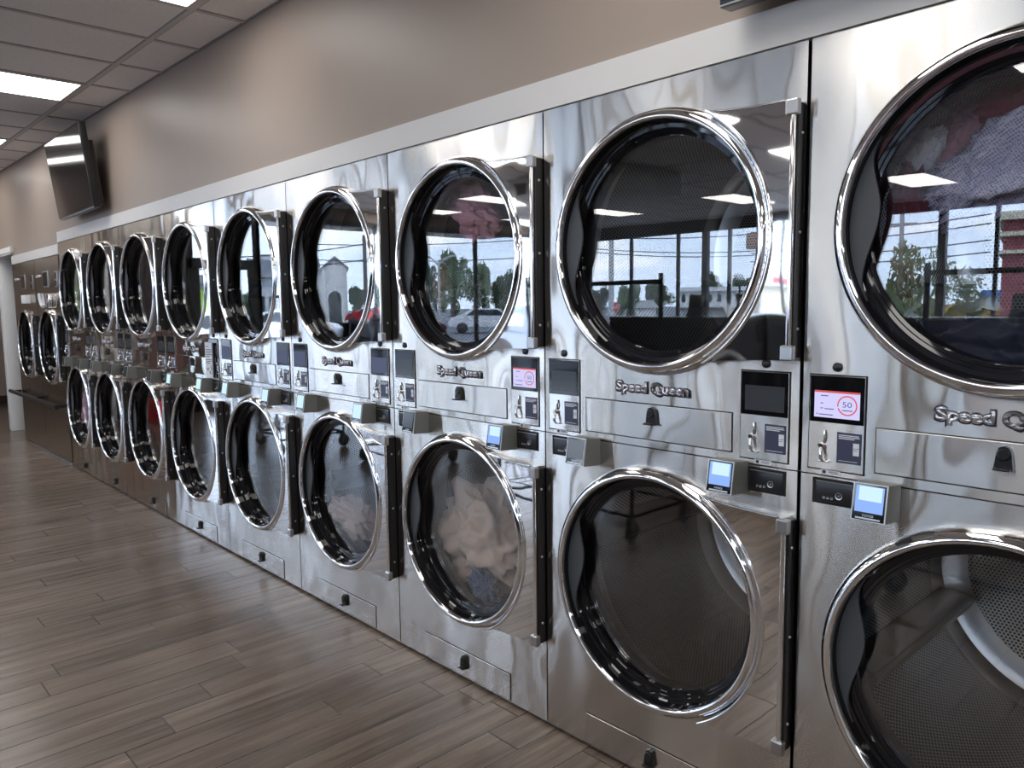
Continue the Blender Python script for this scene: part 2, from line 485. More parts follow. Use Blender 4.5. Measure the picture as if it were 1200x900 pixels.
# ceiling grid
TILE = .6
runs = [-.26 - 1.22 * k for k in range(9)]
def bar_x(bm, y, w, drop, th, x0=END_X, x1=XR):
    a = [(x0, ceilz(x0)), (x1, ceilz(x1))]
    v = []
    for x, z in a:
        for dy in (-w / 2, w / 2):
            for dz in (-drop - th, -drop):
                v.append(bm.verts.new((x, y + dy, z + dz)))
    for q in ((0, 1, 3, 2), (4, 6, 7, 5), (0, 4, 5, 1), (2, 3, 7, 6), (0, 2, 6, 4), (1, 5, 7, 3)):
        bm.faces.new([v[i] for i in q])
bm = B()
for y in runs: bar_x(bm, y, .026, 0.0, .006)
k = 0
x = -9.6
while x < XR:
    z = ceilz(x)
    box(bm, x - .011, x + .011, YB, 0, z - .005, z + .001)
    x += TILE
o = obj('trim_4', mesh_of(bm, 'ceiling_grid', None, M['tbar'])); tag(o, kind='structure')
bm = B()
for y in runs: bar_x(bm, y, .040, 0.0, .0025)  # flat grey bands paint the shade beside the T-bars
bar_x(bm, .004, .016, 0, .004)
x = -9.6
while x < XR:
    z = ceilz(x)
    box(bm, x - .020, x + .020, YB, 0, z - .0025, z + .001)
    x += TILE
o = obj('trim_5', mesh_of(bm, 'ceiling_reveal_shade', None, M['tshade'])); tag(o, kind='structure')

# ceiling lights: frame + glowing diffuser
colnames = {-9.6: 'column along the entrance glass', -7.8: 'far end column', -5.4: 'column near the television', -3.0: 'middle column', -.6: 'column by the nearest dryers', 1.8: 'column right of the dryers', 4.2: 'column along the right wall'}
rownames = ['by the dryer wall', 'second from dryer wall', 'third from dryer wall', 'nearest the windows']
fm = B(); 
for d_ in ((-.3, .3, -.61, -.575), (-.3, .3, .575, .61), (-.3, -.27, -.575, .575), (.27, .3, -.575, .575)):
    box(fm, d_[0], d_[1], d_[2], d_[3], -.008, -.001)
me_lf = mesh_of(fm, 'light_frame', None, M['tbar'])
me_ld = boxmesh('light_diffuser', (-.275, .275, -.58, .58, -.0065, -.002), M['lamp'])
for cx0, cn in colnames.items():
    for r_, rn in enumerate(rownames):
        y = -.26 - 2.44 * r_ - .61
        x = cx0 + .3
        lab = 'white ceiling light panel, %s, %s' % (cn, rn)
        if r_ == 0 and cx0 == -5.4: lab = 'bright recessed ceiling light nearest the television, at the left edge'
        if r_ == 0 and cx0 == -3.0: lab = 'bright recessed ceiling light cut off by the top edge of the photo'
        if r_ == 0 and cx0 == -7.8: lab = 'small far ceiling light at the left edge, beyond the television'
        e = empty('ceiling_light', (x, y, ceilz(x)), 0, lab, 'ceiling light', 'recessed ceiling lights')
        e.rotation_euler = (0, math.atan(.0149), 0)
        obj('frame', me_lf, e); obj('diffuser', me_ld, e)

# ---------------------------------------------------------------- text
def text_mesh(s, name, width, height, extrude, mat, offset=0.0, align='CENTER', space=1.0):
    cu = bpy.data.curves.new(name, 'FONT')
    cu.body = s; cu.size = 1.0; cu.align_x = align; cu.align_y = 'CENTER'
    cu.extrude = 0.0; cu.offset = offset; cu.space_character = space; cu.resolution_u = 3
    t = bpy.data.objects.new(name, cu); COL.objects.link(t)
    dg = bpy.context.evaluated_depsgraph_get()
    me = bpy.data.meshes.new_from_object(t.evaluated_get(dg))
    bpy.data.objects.remove(t); bpy.data.curves.remove(cu)
    bm = bmesh.new(); bm.from_mesh(me)
    xs_ = [v.co.x for v in bm.verts]; ys_ = [v.co.y for v in bm.verts]
    sx_ = width / (max(xs_) - min(xs_)); sz_ = height / (max(ys_) - min(ys_))
    mx_, my_ = (max(xs_) + min(xs_)) / 2, (max(ys_) + min(ys_)) / 2
    for v in bm.verts:
        v.co = Vector(((v.co.x - mx_) * sx_, 0, (v.co.y - my_) * sz_))
    if extrude:
        r = bmesh.ops.extrude_face_region(bm, geom=bm.faces[:])
        for v in [g for g in r['geom'] if isinstance(g, bmesh.types.BMVert)]:
            v.co.y -= extrude
    m2 = mesh_of(bm, name, None, mat)
    bpy.data.meshes.remove(me)
    return m2

# ---------------------------------------------------------------- dryer meshes
R_OUT, R_IN, R_GL = .366, .333, .300
def panel_with_hole(x0, x1, z0, z1, cz, r, y, th):
    """sheet with a round hole; local x centre 0"""
    n = 96
    angs = sorted(set([round(2 * pi * i / n, 6) for i in range(n)] + [round(math.atan2(z - cz, x) % (2 * pi), 6) for x in (x0, x1) for z in (z0, z1)]))
    bm = B()
    def outer(a):
        c, s = cos(a), sin(a)
        t = 1e9
        if c > 1e-9: t = min(t, x1 / c)
        if c < -1e-9: t = min(t, x0 / c)
        if s > 1e-9: t = min(t, (z1 - cz) / s)
        if s < -1e-9: t = min(t, (z0 - cz) / s)
        return c * t, cz + s * t
    F = [[], []]; I = [[], []]
    for k_, yy in enumerate((y, y + th)):
        for a in angs:
            ox, oz = outer(a)
            F[k_].append(bm.verts.new((ox, yy, oz)))
            I[k_].append(bm.verts.new((r * cos(a), yy, cz + r * sin(a))))
    m_ = len(angs)
    for i in range(m_):
        j = (i + 1) % m_
        bm.faces.new((F[0][i], F[0][j], I[0][j], I[0][i]))
        bm.faces.new((F[1][i], I[1][i], I[1][j], F[1][j]))
        bm.faces.new((F[0][i], F[1][i], F[1][j], F[0][j]))
        bm.faces.new((I[0][i], I[0][j], I[1][j], I[1][i]))
    return bm

me_pu = mesh_of(panel_with_hole(-HALF, HALF, MID + .0016, T, ZU, .345, 0, .018), 'upper_panel', 30, M['steel'])
me_pl = mesh_of(panel_with_hole(-HALF, HALF, .012, MID - .0016, ZL, .345, 0, .018), 'lower_panel', 30, M['steel'])
bm = B()
for d_ in ((-HALF, -HALF + .012, .02, 1.10, .012, T), (HALF - .012, HALF, .02, 1.10, .012, T), (-HALF, HALF, .02, 1.10, T - .012, T), (-HALF, HALF, 1.09, 1.10, .012, T), (-HALF, HALF, .02, 1.10, .012, .03),
           (-HALF, HALF, .02, 1.10, MID - .006, MID + .006)):
    box(bm, *d_)
box(bm, -HALF + .01, HALF - .01, .03, 1.0, 0, .012)
me_cab = mesh_of(bm, 'cabinet', None, M['side'])

# door
bm = B()
lathe_y(bm, [(.352, .004), (.366, -.001), (.3665, -.010), (.3635, -.020), (.3575, -.030), (.3495, -.0365), (.3440, -.0385), (.3405, -.0385), (.3370, -.0370), (.3345, -.0335), (.3335, -.028), (.3335, -.018), (.345, -.010)], 128, closed=True)
me_ring = mesh_of(bm, 'door_ring', 50, M['chrome'])
bm = B()
lathe_y(bm, [(.3332, -.024), (.3325, .006), (.3285, .011), (.3180, .0125), (.3165, .0165), (.3090, .0180), (.3075, .0225), (.300, .0240), (.300, .027), (.300, .038), (.338, .038), (.338, -.018)], 128, closed=True)
me_liner = mesh_of(bm, 'liner', 14, M['gloss'])
bm = B()
lathe_y(bm, [(0, .0280), (.3005, .0280), (.3005, .0330), (0, .0330)], 96)
me_glass = mesh_of(bm, 'glass', 30, M['glass'])
bm = B()
pts = []
nn = 28
z_t, z_b = .195, -.165
for i in range(nn + 1):
    z = z_b + (z_t - z_b) * i / nn
    t = (z - .03) / (.165 if z > .03 else .195)
    x = -sqrt(.3318 ** 2 - z * z) + .062 * cos(pi / 2 * max(-1, min(1, t))) ** 2 + .0015
    pts.append((x, z))
for i in range(nn, -1, -1):
    z = z_b + (z_t - z_b) * i / nn
    pts.append((-sqrt(.3318 ** 2 - z * z), z))
prism_xz(bm, pts, -.008, -.002)
me_hinge = mesh_of(bm, 'hinge_cover', None, M['cover'])
# handle plate: follows the ring on its left, flares to the grip on its right
bm = B()
RA, AM = .3685, radians(60.5)
arc = [(RA * cos(a), RA * sin(a)) for a in [AM - 2 * AM * i / 48 for i in range(49)]]     # top to bottom
XG = .4215
def top_curve(s):               # concave upper edge between the ring and the grip
    x = arc[0][0] + (XG - arc[0][0]) * s
    z = arc[0][1] + (.306 - arc[0][1]) * (1 - (1 - s) ** 2.2)
    return x, z
tp = [top_curve(i / 12) for i in range(1, 13)]
ZT = arc[0][1]
def right_x(z):
    z = abs(z)
    if z <= .306: return XG
    s_ = 1 - max(0.0, 1 - (z - ZT) / (.306 - ZT)) ** (1 / 2.2)
    return arc[0][0] + (XG - arc[0][0]) * s_
zs = [-ZT, -.3185, -.3155, -.3125, -.3095, -.3075, -.306] + [-.306 + .612 * i / 40 for i in range(1, 40)] + [.306, .3075, .3095, .3125, .3155, .3185, ZT]
rows_ = []
for z in zs:
    xl = sqrt(max(0, RA * RA - z * z)); xr = max(right_x(z), xl + .0003)
    rows_.append([[bm.verts.new((x, y, z)) for x in (xl, xr)] for y in (-.0365, -.0005)])
for r0, r1 in zip(rows_, rows_[1:]):
    bm.faces.new((r0[0][0], r0[0][1], r1[0][1], r1[0][0])); bm.faces.new((r0[1][0], r1[1][0], r1[1][1], r0[1][1]))
    for k_ in (0, 1): bm.faces.new((r0[0][k_], r1[0][k_], r1[1][k_], r0[1][k_]))
for r0 in (rows_[0], rows_[-1]): bm.faces.new((r0[0][0], r0[0][1], r0[1][1], r0[1][0]))
me_plate = mesh_of(bm, 'handle_plate', None, M['mirror'])
bm = B()
tube(bm, [((RA + .003) * cos(a), -.0375, (RA + .003) * sin(a)) for a in [AM - 2 * AM * i / 60 for i in range(61)]], .0042, 10)
tube(bm, [(x, -.0372, z + .0005) for x, z in [arc[0]] + tp[:-1]], .0028, 8)
me_bead = mesh_of(bm, 'edge_bead', 60, M['chrome'])
me_grip = boxmesh('grip', (XG, .4345, -.0335, -.0005, -.300, .300), M['black'], .002)
bm = B()
tube(bm, [(.4235, -.0400, -.272), (.4235, -.0400, .272)], .0068, 12)
me_bar = mesh_of(bm, 'grip_bar', 60, M['chrome'])
me_cap = boxmesh('end_cap', (-.0175, .0145, -.050, -.030, -.0185, .0185), M['satin'], .004)
bm = B(); lathe_y(bm, [(0, -.004), (.0035, -.003), (.0045, 0), (0, 0)], 12)
for v in bm.verts: v.co = Vector((-v.co.y, v.co.x, v.co.z))
me_screw = mesh_of(bm, 'screw', 60, M['satin'])

def add_door(parent, cz, plate_w=1.0):
    d_ = obj('door', me_ring, parent, (0, 0, cz))
    obj('liner', me_liner, d_); obj('door_glass', me_glass, d_); obj('hinge_cover', me_hinge, d_)
    obj('handle_plate', me_plate, d_); obj('edge_bead', me_bead, d_)
    obj('grip', me_grip, d_); obj('grip_bar', me_bar, d_)
    for s in (1, -1):
        obj('end_cap', me_cap, d_, (.4235, 0, s * .2875))
    for z in (.23, .0, -.23):
        obj('screw', me_screw, d_, (.4345, -.018, z))
    return d_

# drum
DR = .405
def uv_cyl():
    bm = B(); uvl = bm.loops.layers.uv.new('UVMap')
    n = 96; ysd = [.135 + .8 * i / 8 for i in range(9)]
    rings = [[bm.verts.new((DR * cos(2 * pi * i / n), y, DR * sin(2 * pi * i / n))) for i in range(n)] for y in ysd]
    for k_ in range(len(ysd) - 1):
        for i in range(n):
            j = (i + 1) % n
            f = bm.faces.new((rings[k_][i], rings[k_ + 1][i], rings[k_ + 1][j], rings[k_][j]))
            us = [2 * pi * DR * i / n, 2 * pi * DR * i / n, 2 * pi * DR * (i + 1) / n, 2 * pi * DR * (i + 1) / n]
            vs = [ysd[k_], ysd[k_ + 1], ysd[k_ + 1], ysd[k_]]
            for l, u_, v_ in zip(f.loops, us, vs): l[uvl].uv = (u_, v_)
            f.material_index = 0 if 0 < k_ < 7 else 1
    # perforated back disc with a smooth rim
    def ring_pts(r, y): return [bm.verts.new((r * cos(2 * pi * i / n), y, r * sin(2 * pi * i / n))) for i in range(n)]
    rad = [(DR, .935, 1), (DR - .03, .950, 1), (DR - .075, .950, 0), (.12, .950, 1), (.0, .945, 1)]
    prev = ring_pts(*rad[0][:2])
    for (r0, y0, m0), (r1, y1, m1) in zip(rad, rad[1:]):
        if r1 < 1e-6:
            c = bm.verts.new((0, y1, 0))
            for i in range(n):
                f = bm.faces.new((prev[i], prev[(i + 1) % n], c)); f.material_index = 1
        else:
            nx = ring_pts(r1, y1)
            for i in range(n):
                j = (i + 1) % n
                f = bm.faces.new((prev[i], prev[j], nx[j], nx[i])); f.material_index = m0
                for l in f.loops: l[uvl].uv = (l.vert.co.x, l.vert.co.z)
                if m0 == 0 or r1 == .12: f.material_index = 0
                if r0 == DR or r0 == DR - .03: f.material_index = 1
            prev = nx
    me = bpy.data.meshes.new('drum'); bm.to_mesh(me); bm.free()
    me.shade_smooth(); me.set_sharp_from_angle(angle=radians(40))
    me.materials.append(M['drumwall']); me.materials.append(M['drumsolid'])
    return me
me_drum = uv_cyl()
bm = B()
lathe_y(bm, [(.302, .0385), (.338, .090), (.36, .128), (DR + .012, .130), (DR + .012, .140), (.345, .140), (.300, .080)], 96, closed=True)
me_bulk = mesh_of(bm, 'drum_mouth', 45, M['bulkhead'])
bm = B()
sec = [(-.055, DR - .004), (-.018, DR - .075), (0, DR - .088), (.018, DR - .075), (.055, DR - .004)]
a_v = [bm.verts.new((x, .16, z)) for x, z in sec]; b_v = [bm.verts.new((x, .90, z)) for x, z in sec]
bm.faces.new(a_v); bm.faces.new(b_v[::-1])
for i in range(4): bm.faces.new((a_v[i], a_v[i + 1], b_v[i + 1], b_v[i]))
bm.faces.new((a_v[4], a_v[0], b_v[0], b_v[4]))
me_lift = mesh_of(bm, 'lifter', 30, M['lifter'])
def add_drum(parent, cz, ang):
    d_ = obj('drum', me_drum, parent, (0, 0, cz))
    obj('drum_mouth', me_bulk, d_)
    for k_ in range(3):
        obj('lifter', me_lift, d_, (0, 0, 0), (0, ang + k_ * 2 * pi / 3, 0))

# control panel (origin: left bottom corner of the plate, z 1.035)
PW, PH = .131, .226
me_pnl = boxmesh('control_panel', (0, PW, -.004, 0, 0, PH), M['steel_flat'], .0012)
me_pgap = boxmesh('panel_gap', (-.003, PW + .003, -.0012, 0, -.003, PH + .003), M['groove'])
me_pscr = boxmesh('panel_screen', (.001, PW - .001, -.0055, -.003, PH - .112, PH - .001), M['screenblk'], .001)
me_dsp = {k_: boxmesh('display_' + k_, (.0125, PW - .0105, -.0062, -.005, PH - .100, PH - .036), M[m_]) for k_, m_ in (('off', 'disp_off'), ('dim', 'disp_dim'), ('lit', 'disp_lit'))}
bm = B()
box(bm, .0125, PW - .0105, -.0064, -.0058, PH - .0405, PH - .036)
me_dbar = mesh_of(bm, 'display_bar', None, M['disp_red'])
bm = B()
for i in range(40):
    if i in (11, ): continue
    a0, a1 = 2 * pi * i / 40 + .5 * pi, 2 * pi * (i + 1) / 40 + .5 * pi
    q = []
    for r_, a in ((.0235, a0), (.0235, a1), (.0205, a1), (.0205, a0)):
        q.append(bm.verts.new((.0915 + r_ * cos(a), -.0068, PH - .0685 + r_ * sin(a))))
    bm.faces.new(q)
me_dring = mesh_of(bm, 'timer_ring', None, M['disp_red'])
me_d50 = text_mesh('50', 'timer_digits', .022, .013, 0, M['disp_text'])
bm = B()
for x0, x1, z in ((.028, .046, PH - .048), (.028, .034, PH - .066), (.028, .034, PH - .078), (.038, .060, PH - .079), (.018, .022, PH - .092), (.025, .058, PH - .093), (.08, .104, PH - .080)):
    box(bm, x0, x1, -.0067, -.0063, z - .0011, z + .0011)
me_dlines = mesh_of(bm, 'display_lines', None, M['disp_text'])
# coin slot with its curved chrome lever
bm = B()
box(bm, .0375, .0405, -.0052, -.003, .062, .096, mi=1)
lathe_y(bm, [(0, -.016), (.006, -.0155), (.0085, -.011), (.0085, -.004), (0, -.004)], 20, .0345, .058)
tube(bm, [(.0345, -.013, .054), (.036, -.017, .040), (.0375, -.018, .028), (.040, -.014, .022)], [.0042, .0045, .0042, .003], 10)
box(bm, .026, .052, -.012, -.003, .0185, .0225, bev=.001)
tube(bm, [(.039, -.009, .064), (.041, -.010, .080), (.0405, -.007, .096)], .0022, 8)
me_coin = mesh_of(bm, 'coin_slot', 50, [M['chrome'], M['black']])
me_navy = boxmesh('instruction_label', (.069, .1265, -.0048, -.0036, .021, .094), M['navy'])
bm = B()
for x0, x1, z0, z1 in ((.073, .120, .0865, .0885), (.073, .122, .0825, .0845), (.073, .110, .0785, .0805), (.074, .118, .026, .0272), (.1075, .1215, .042, .071)):
    box(bm, x0, x1, -.0053, -.0046, z0, z1)
me_navyt = mesh_of(bm, 'label_print', None, M['paper'])
bm = B()
box(bm, .1085, .1205, -.0057, -.0052, .058, .0592); box(bm, .1085, .1175, -.0057, -.0052, .053, .0542)
me_navyi = mesh_of(bm, 'label_phone', None, M['navy'])

def add_panel(parent, lx, state):
    p_ = obj('control_panel', me_pnl, parent, (lx, 0, 1.035))
    obj('panel_gap', me_pgap, p_)
    obj('panel_screen', me_pscr, p_)
    dd = obj('display', me_dsp[state], p_)
    if state == 'lit':
        dd['label'] = 'lit lavender display'
        obj('display_bar', me_dbar, p_); obj('timer_ring', me_dring, p_)
        obj('timer_digits', me_d50, p_, (.0915, -.0068, PH - .066))
        obj('display_lines', me_dlines, p_)
    obj('coin_slot', me_coin, p_)
    obj('instruction_label', me_navy, p_); obj('label_print', me_navyt, p_); obj('label_phone', me_navyi, p_)
    return p_

bm = B(); lathe_y(bm, [(0, -.006), (.008, -.006), (.0112, -.004), (.0115, 0), (0, 0)], 28)
me_lock = mesh_of(bm, 'panel_lock', 50, M['black'])
me_stk = boxmesh('number_sticker', (-.024, .024, -.0016, 0, -.0055, .0055), M['paper'])
me_stt = text_mesh('M0203', 'sticker_text', .021, .0062, 0, M['ink'])

# lint drawers
def drawer(z0, z1):
    bm = B(); box(bm, -.2605, .2545, -.0010, .001, z0 - .0025, z1 + .0025)
    g_ = mesh_of(bm, 'drawer_gap', None, M['groove'])
    bm = B(); box(bm, -.2580, .2520, -.0034, 0, z0, z1, bev=.0012)
    return g_, mesh_of(bm, 'lint_drawer', None, M['steel'])
g_u, d_u = drawer(1.0445, 1.1465)
g_l, d_l = drawer(.0190, .1165)
bm = B()
prism_xz(bm, [(-.017, -.022), (-.0165, -.027), (-.006, -.027), (0, -.020), (.006, -.027), (.0165, -.027), (.017, -.022), (.0135, .010), (.009, .020), (0, .024), (-.009, .020), (-.0135, .010)], -.011, 0)
lathe_y(bm, [(0, -.0155), (.0105, -.0155), (.0125, -.013), (.0125, -.009), (0, -.009)], 24, 0, .006)
box(bm, -.0155, .0155, -.026, -.009, -.026, -.0205, bev=.0018)
me_latch = mesh_of(bm, 'latch', 40, M['black'])

# badge
me_bd = text_mesh('Speed Queen', 'badge', .2620, .0470, .004, M['badge_dark'], .075, space=.97)
me_bs = text_mesh('Speed Queen', 'badge_letters', .2540, .0400, .003, M['badge'], .042, space=.97)

# card readers and coin vaults of the lower pocket
def wedge():
    bm = B()
    w0, z0, z1 = .0385, .939, 1.0130
    yb, yt = -.074, -.060
    f = [(-w0, yb, z0), (w0, yb, z0), (w0, yt, z1 + .012), (-w0, yt, z1 + .012)]
    k_ = [(-w0 - .002, 0, z0 - .004), (w0 + .004, 0, z0 - .004), (w0 + .004, 0, z1 + .006), (-w0 - .002, 0, z1 + .006)]
    a = [bm.verts.new(p) for p in f]; b = [bm.verts.new(p) for p in k_]
    bm.faces.new(a); bm.faces.new(b[::-1])
    for i in range(4): bm.faces.new((a[i], b[i], b[(i + 1) % 4], a[(i + 1) % 4]))
    bmesh.ops.bevel(bm, geom=bm.edges[:], offset=.003, segments=2, profile=.5, affect='EDGES')
    return mesh_of(bm, 'card_reader', 40, M['readergrey'])
me_rd = wedge()
def on_face(x0, x1, s0, s1, lift, th):
    """slab lying on the sloped reader face; s runs 0..1 up the face"""
    bm = B()
    def P(x, s, l): return Vector((x, -.074 + .014 * s - l, .939 + .086 * s))
    v = [bm.verts.new(P(x, s, l)) for x in (x0, x1) for s in (s0, s1) for l in (lift, lift + th)]
    for q in ((0, 1, 3, 2), (4, 6, 7, 5), (0, 4, 5, 1), (2, 3, 7, 6), (0, 2, 6, 4), (1, 5, 7, 3)): bm.faces.new([v[i] for i in q])
    return bm
me_rfr = mesh_of(on_face(-.0375, .0375, .02, .985, -.001, .003), 'reader_rim', None, M['readeredge'])
me_rbl = mesh_of(on_face(-.0350, .0350, .045, .965, .0015, .0015), 'reader_face', None, M['screenblk'])
me_rsc = {k_: mesh_of(on_face(-.0300, .0310, .25, .92, .0028, .0008), 'reader_screen', None, M[m_]) for k_, m_ in (('off', 'disp_off'), ('dim', 'disp_dim'), ('blue', 'disp_blue'), ('pale', 'disp_pale'))}
me_rhi = mesh_of(on_face(-.0230, .0270, .55, .915, .0034, .0005), 'reader_window', None, M['disp_pale'])
me_rsl = mesh_of(on_face(-.0270, .0270, .075, .115, .0028, .0015), 'card_slot', None, M['readeredge'])
me_rtx = text_mesh('cents', 'reader_text', .024, .0055, 0, M['readeredge'])
bm = B()
box(bm, 0, .106, -.0010, .001, .9500, 1.0130)
me_vgap = mesh_of(bm, 'vault_recess', None, M['groove'])
bm = B(); box(bm, .010, .099, -.0035, 0, .956, 1.004, bev=.001)
me_vault = mesh_of(bm, 'vault_door', 40, M['vault'])
bm = B(); box(bm, .010, .099, -.0055, -.002, 1.0045, 1.0068)
me_vedge = mesh_of(bm, 'vault_edge', None, M['satin'])
bm = B()
lathe_y(bm, [(.0062, -.0052), (.0085, -.0058), (.0090, -.0034), (.0062, -.0034)], 24, .066, .975, closed=True)
lathe_y(bm, [(0, -.0048), (.003, -.0048), (.003, -.0034), (0, -.0034)], 16, .066, .975)
for k_ in range(3): lathe_y(bm, [(.0018, -.0042), (.0032, -.0046), (.0034, -.0034), (.0018, -.0034)], 14, .030 + k_ * .0095, .9665, closed=True)
me_vlock = mesh_of(bm, 'vault_lock', 60, M['satin'])

def add_reader(parent, lx, vx, screen):
    r_ = obj('card_reader', me_rd, parent, (lx, 0, .007))
    obj('reader_rim', me_rfr, r_); obj('reader_face', me_rbl, r_)
    s_ = obj('reader_screen', me_rsc[screen], r_)
    if screen == 'blue':
        s_['label'] = 'lit blue screen'
        obj('reader_window', me_rhi, r_)
    obj('card_slot', me_rsl, r_)
    obj('reader_text', me_rtx, r_, (0, -.0755, .954), (-math.atan(.014 / .086), 0, 0))
    v_ = obj('coin_vault', me_vault, parent, (vx, 0, 0))
    obj('vault_recess', me_vgap, v_); obj('vault_edge', me_vedge, v_); obj('vault_lock', me_vlock, v_)

def make_dryer(k_, label, pl='off', pr_='off', rl='off', rr='off', au=.3, al=.9, dx=0.0):
    cx = W / 2 - W * (k_ - 1) + dx
    e = empty('stacked_dryer', (cx, 0, 0), 0, label, 'dryer', 'stacked dryers along the wall')
    obj('cabinet', me_cab, e)
    obj('front_panel', me_pu, e); obj('front_panel', me_pl, e)
    add_drum(e, ZU, au); add_drum(e, ZL, al)
    add_door(e, ZU); add_door(e, ZL)
    add_panel(e, -.416, pl); add_panel(e, .279, pr_)
    for x in (-.352, .346): obj('panel_lock', me_lock, e, (x, 0, 1.2815))
    for x in (-.3625, .342):
        s_ = obj('number_sticker', me_stk, e, (x, 0, 1.0285))
        obj('sticker_text', me_stt, s_, (.008, -.0019, 0))
        q_ = obj('sticker_mark', boxmesh('mark', (-.0185, -.0105, -.0020, -.0012, -.0038, .0038), M['ink']), s_)
    for g_, dm, zc in ((g_u, d_u, 1.116), (g_l, d_l, .0815)):
        d_ = obj('lint_drawer', dm, e)
        obj('drawer_gap', g_, d_); obj('latch', me_latch, d_, (-.002, -.0034, zc))
    b_ = obj('brand_badge', me_bd, e, (-.008, 0, 1.189))
    obj('badge_lettering', me_bs, b_, (0, -.0035, .001))
    add_reader(e, -.2420, -.405, rl); add_reader(e, .2600, .3000, rr)
    return e

dryers = {}
spec = [
    (1, 'nearest stacked dryer at the right edge, patterned shirt in its upper drum', dict(pl='lit', rl='blue', au=.1, al=-1.95, dx=.004)),
    (2, 'second stacked steel dryer from the right, both drums empty, one reader screen lit pale blue', dict(rr='blue', au=.2, al=-1.45)),
    (3, 'third stacked dryer from the right, cream bedding in its lower drum, a display lit', dict(pr_='lit', rr='blue', au=.6, al=1.1)),
    (4, 'fourth stacked dryer from the right, pale pink cloth lying in its dark lower drum', dict(pl='dim', pr_='dim', rl='pale', rr='pale', au=.5, al=.4)),
    (5, 'bright steel stacked dryer between the one with pink cloth and the one with a notice', dict(pl='dim', pr_='dim', rl='pale', rr='pale', au=.4, al=.8)),
    (6, 'bright steel stacked dryer with a white paper notice on its upper control panel', dict(rl='pale', rr='pale', au=.9, al=.3)),
    (7, 'first brownish stacked dryer left of the one with the paper notice', dict(au=.2, al=.5)),
    (8, 'middle one of the three brownish stacked dryers, second from the washers', dict(au=.7, al=.2)),
    (9, 'farthest stacked dryer, next to the two washers, with green laundry in its upper drum', dict(au=.3, al=.6)),
]
for k_, lab, kw in spec: dryers[k_] = make_dryer(k_, lab, **kw)

# paper notice on the sixth dryer
bm = B(); box(bm, -.060, .060, -.0012, 0, -.105, .105)
cx6 = W / 2 - W * 5
nt_ = obj('paper_notice', mesh_of(bm, 'notice', None, M['paper']), None, (cx6 + .292, -.0085, 1.135))
tag(nt_, 'white printed paper notice taped on the control panel of a far dryer', 'notice')
bm = B()
for i, (w_, z) in enumerate([(.04, .08), (.085, .062), (.09, .052), (.08, .042), (.09, .032), (.05, .022), (.085, .002), (.09, -.008), (.06, -.018), (.08, -.050), (.07, -.060)]):
    box(bm, -.048, -.048 + w_, -.0018, -.001, z - .002, z + .002)
obj('printed_lines', mesh_of(bm, 'lines', None, M['ink']), nt_)
bm = B(); box(bm, .062, .080, -.010, 0, -.100, .104, bev=.002)
o = obj('notice_clip', mesh_of(bm, 'clip', 40, M['black']), nt_)

# ---------------------------------------------------------------- washers
def make_washer(x0, x1, label, lid):
    cx = (x0 + x1) / 2; hw = (x1 - x0) / 2 - .004
    e = empty('front_load_washer', (cx, 0, 0), 0, label, 'washer', 'large washers at the far end')
    bm = panel_with_hole(-hw, hw, .03, 1.938, 1.09, .345, 0, .02)
    obj('front_panel', mesh_of(bm, 'washer_front', 30, M['steel']), e)
    bm = B()
    for d_ in ((-hw, -hw + .012, .02, 1.0, .03, 1.938), (hw - .012, hw, .02, 1.0, .03, 1.938), (-hw, hw, .02, 1.0, 1.926, 1.938), (-hw, hw, .99, 1.0, .03, 1.938), (-hw, hw, .02, 1.0, .02, .04)): box(bm, *d_)
    obj('cabinet', mesh_of(bm, 'washer_cabinet', None, M['side']), e)
    obj('plinth', boxmesh('plinth', (-hw, hw, -.004, .9, 0, .026), M['satin'], .002), e)
    add_drum(e, 1.09, .3); add_door(e, 1.09)
    bm = B(); box(bm, -.14, .055, -.006, 0, 1.662, 1.815, bev=.002)
    p_ = obj('control_panel', mesh_of(bm, 'washer_display', 40, M['satin']), e)
    obj('panel_screen', boxmesh('wscr', (-.125, .040, -.008, -.005, 1.675, 1.802), M['screenblk'], .001), p_)
    bm = B(); box(bm, .30, .40, -.005, 0, 1.655, 1.795, bev=.002)
    q_ = obj('coin_plate', mesh_of(bm, 'wcoin', 40, M['satin']), e)
    bm = B(); box(bm, .32, .38, -.008, -.004, 1.73, 1.785); box(bm, .33, .37, -.010, -.004, 1.665, 1.71)
    obj('coin_slot', mesh_of(bm, 'wslot', None, M['black']), q_)
    b_ = obj('brand_badge', text_mesh('Speed Queen', 'wb', .22, .036, .003, M['badge'], .03), e, (-.33, 0, 1.772))
    if lid:
        bm = B()
        prism_xz(bm, [(.02, 1.61), (.33, 1.59), (.33, 1.47), (.16, 1.465), (.10, 1.49), (.04, 1.55)], -.07, 0)
        bmesh.ops.bevel(bm, geom=bm.edges[:], offset=.006, segments=2, profile=.5, affect='EDGES')
        s_ = obj('soap_box', mesh_of(bm, 'soap', 40, M['chrome']), e)
        s_['label'] = 'chrome soap box with white lid'
        bm = B(); tube(bm, [(.02, -.074, 1.60), (.03, -.076, 1.55), (.07, -.076, 1.50), (.12, -.074, 1.475)], .016, 8)
        obj('soap_lid', mesh_of(bm, 'soaplid', 50, M['paper']), s_)
    else:
        bm = B(); box(bm, .05, .24, -.05, 0, 1.515, 1.60, bev=.006)
        s_ = obj('soap_box', mesh_of(bm, 'soap2', 40, M['paper']), e)
    return e
make_washer(-7.985, -7.045, 'large front loading washer beside the last stacked dryer, with a chrome soap box', True)
make_washer(-9.01, -7.985, 'large front loading washer farthest left, next to the white door casing', False)
rl_ = empty('bumper_rail', (-8.1, 0, .556), 0, 'dark horizontal bumper rail across the fronts of the two washers', 'rail')
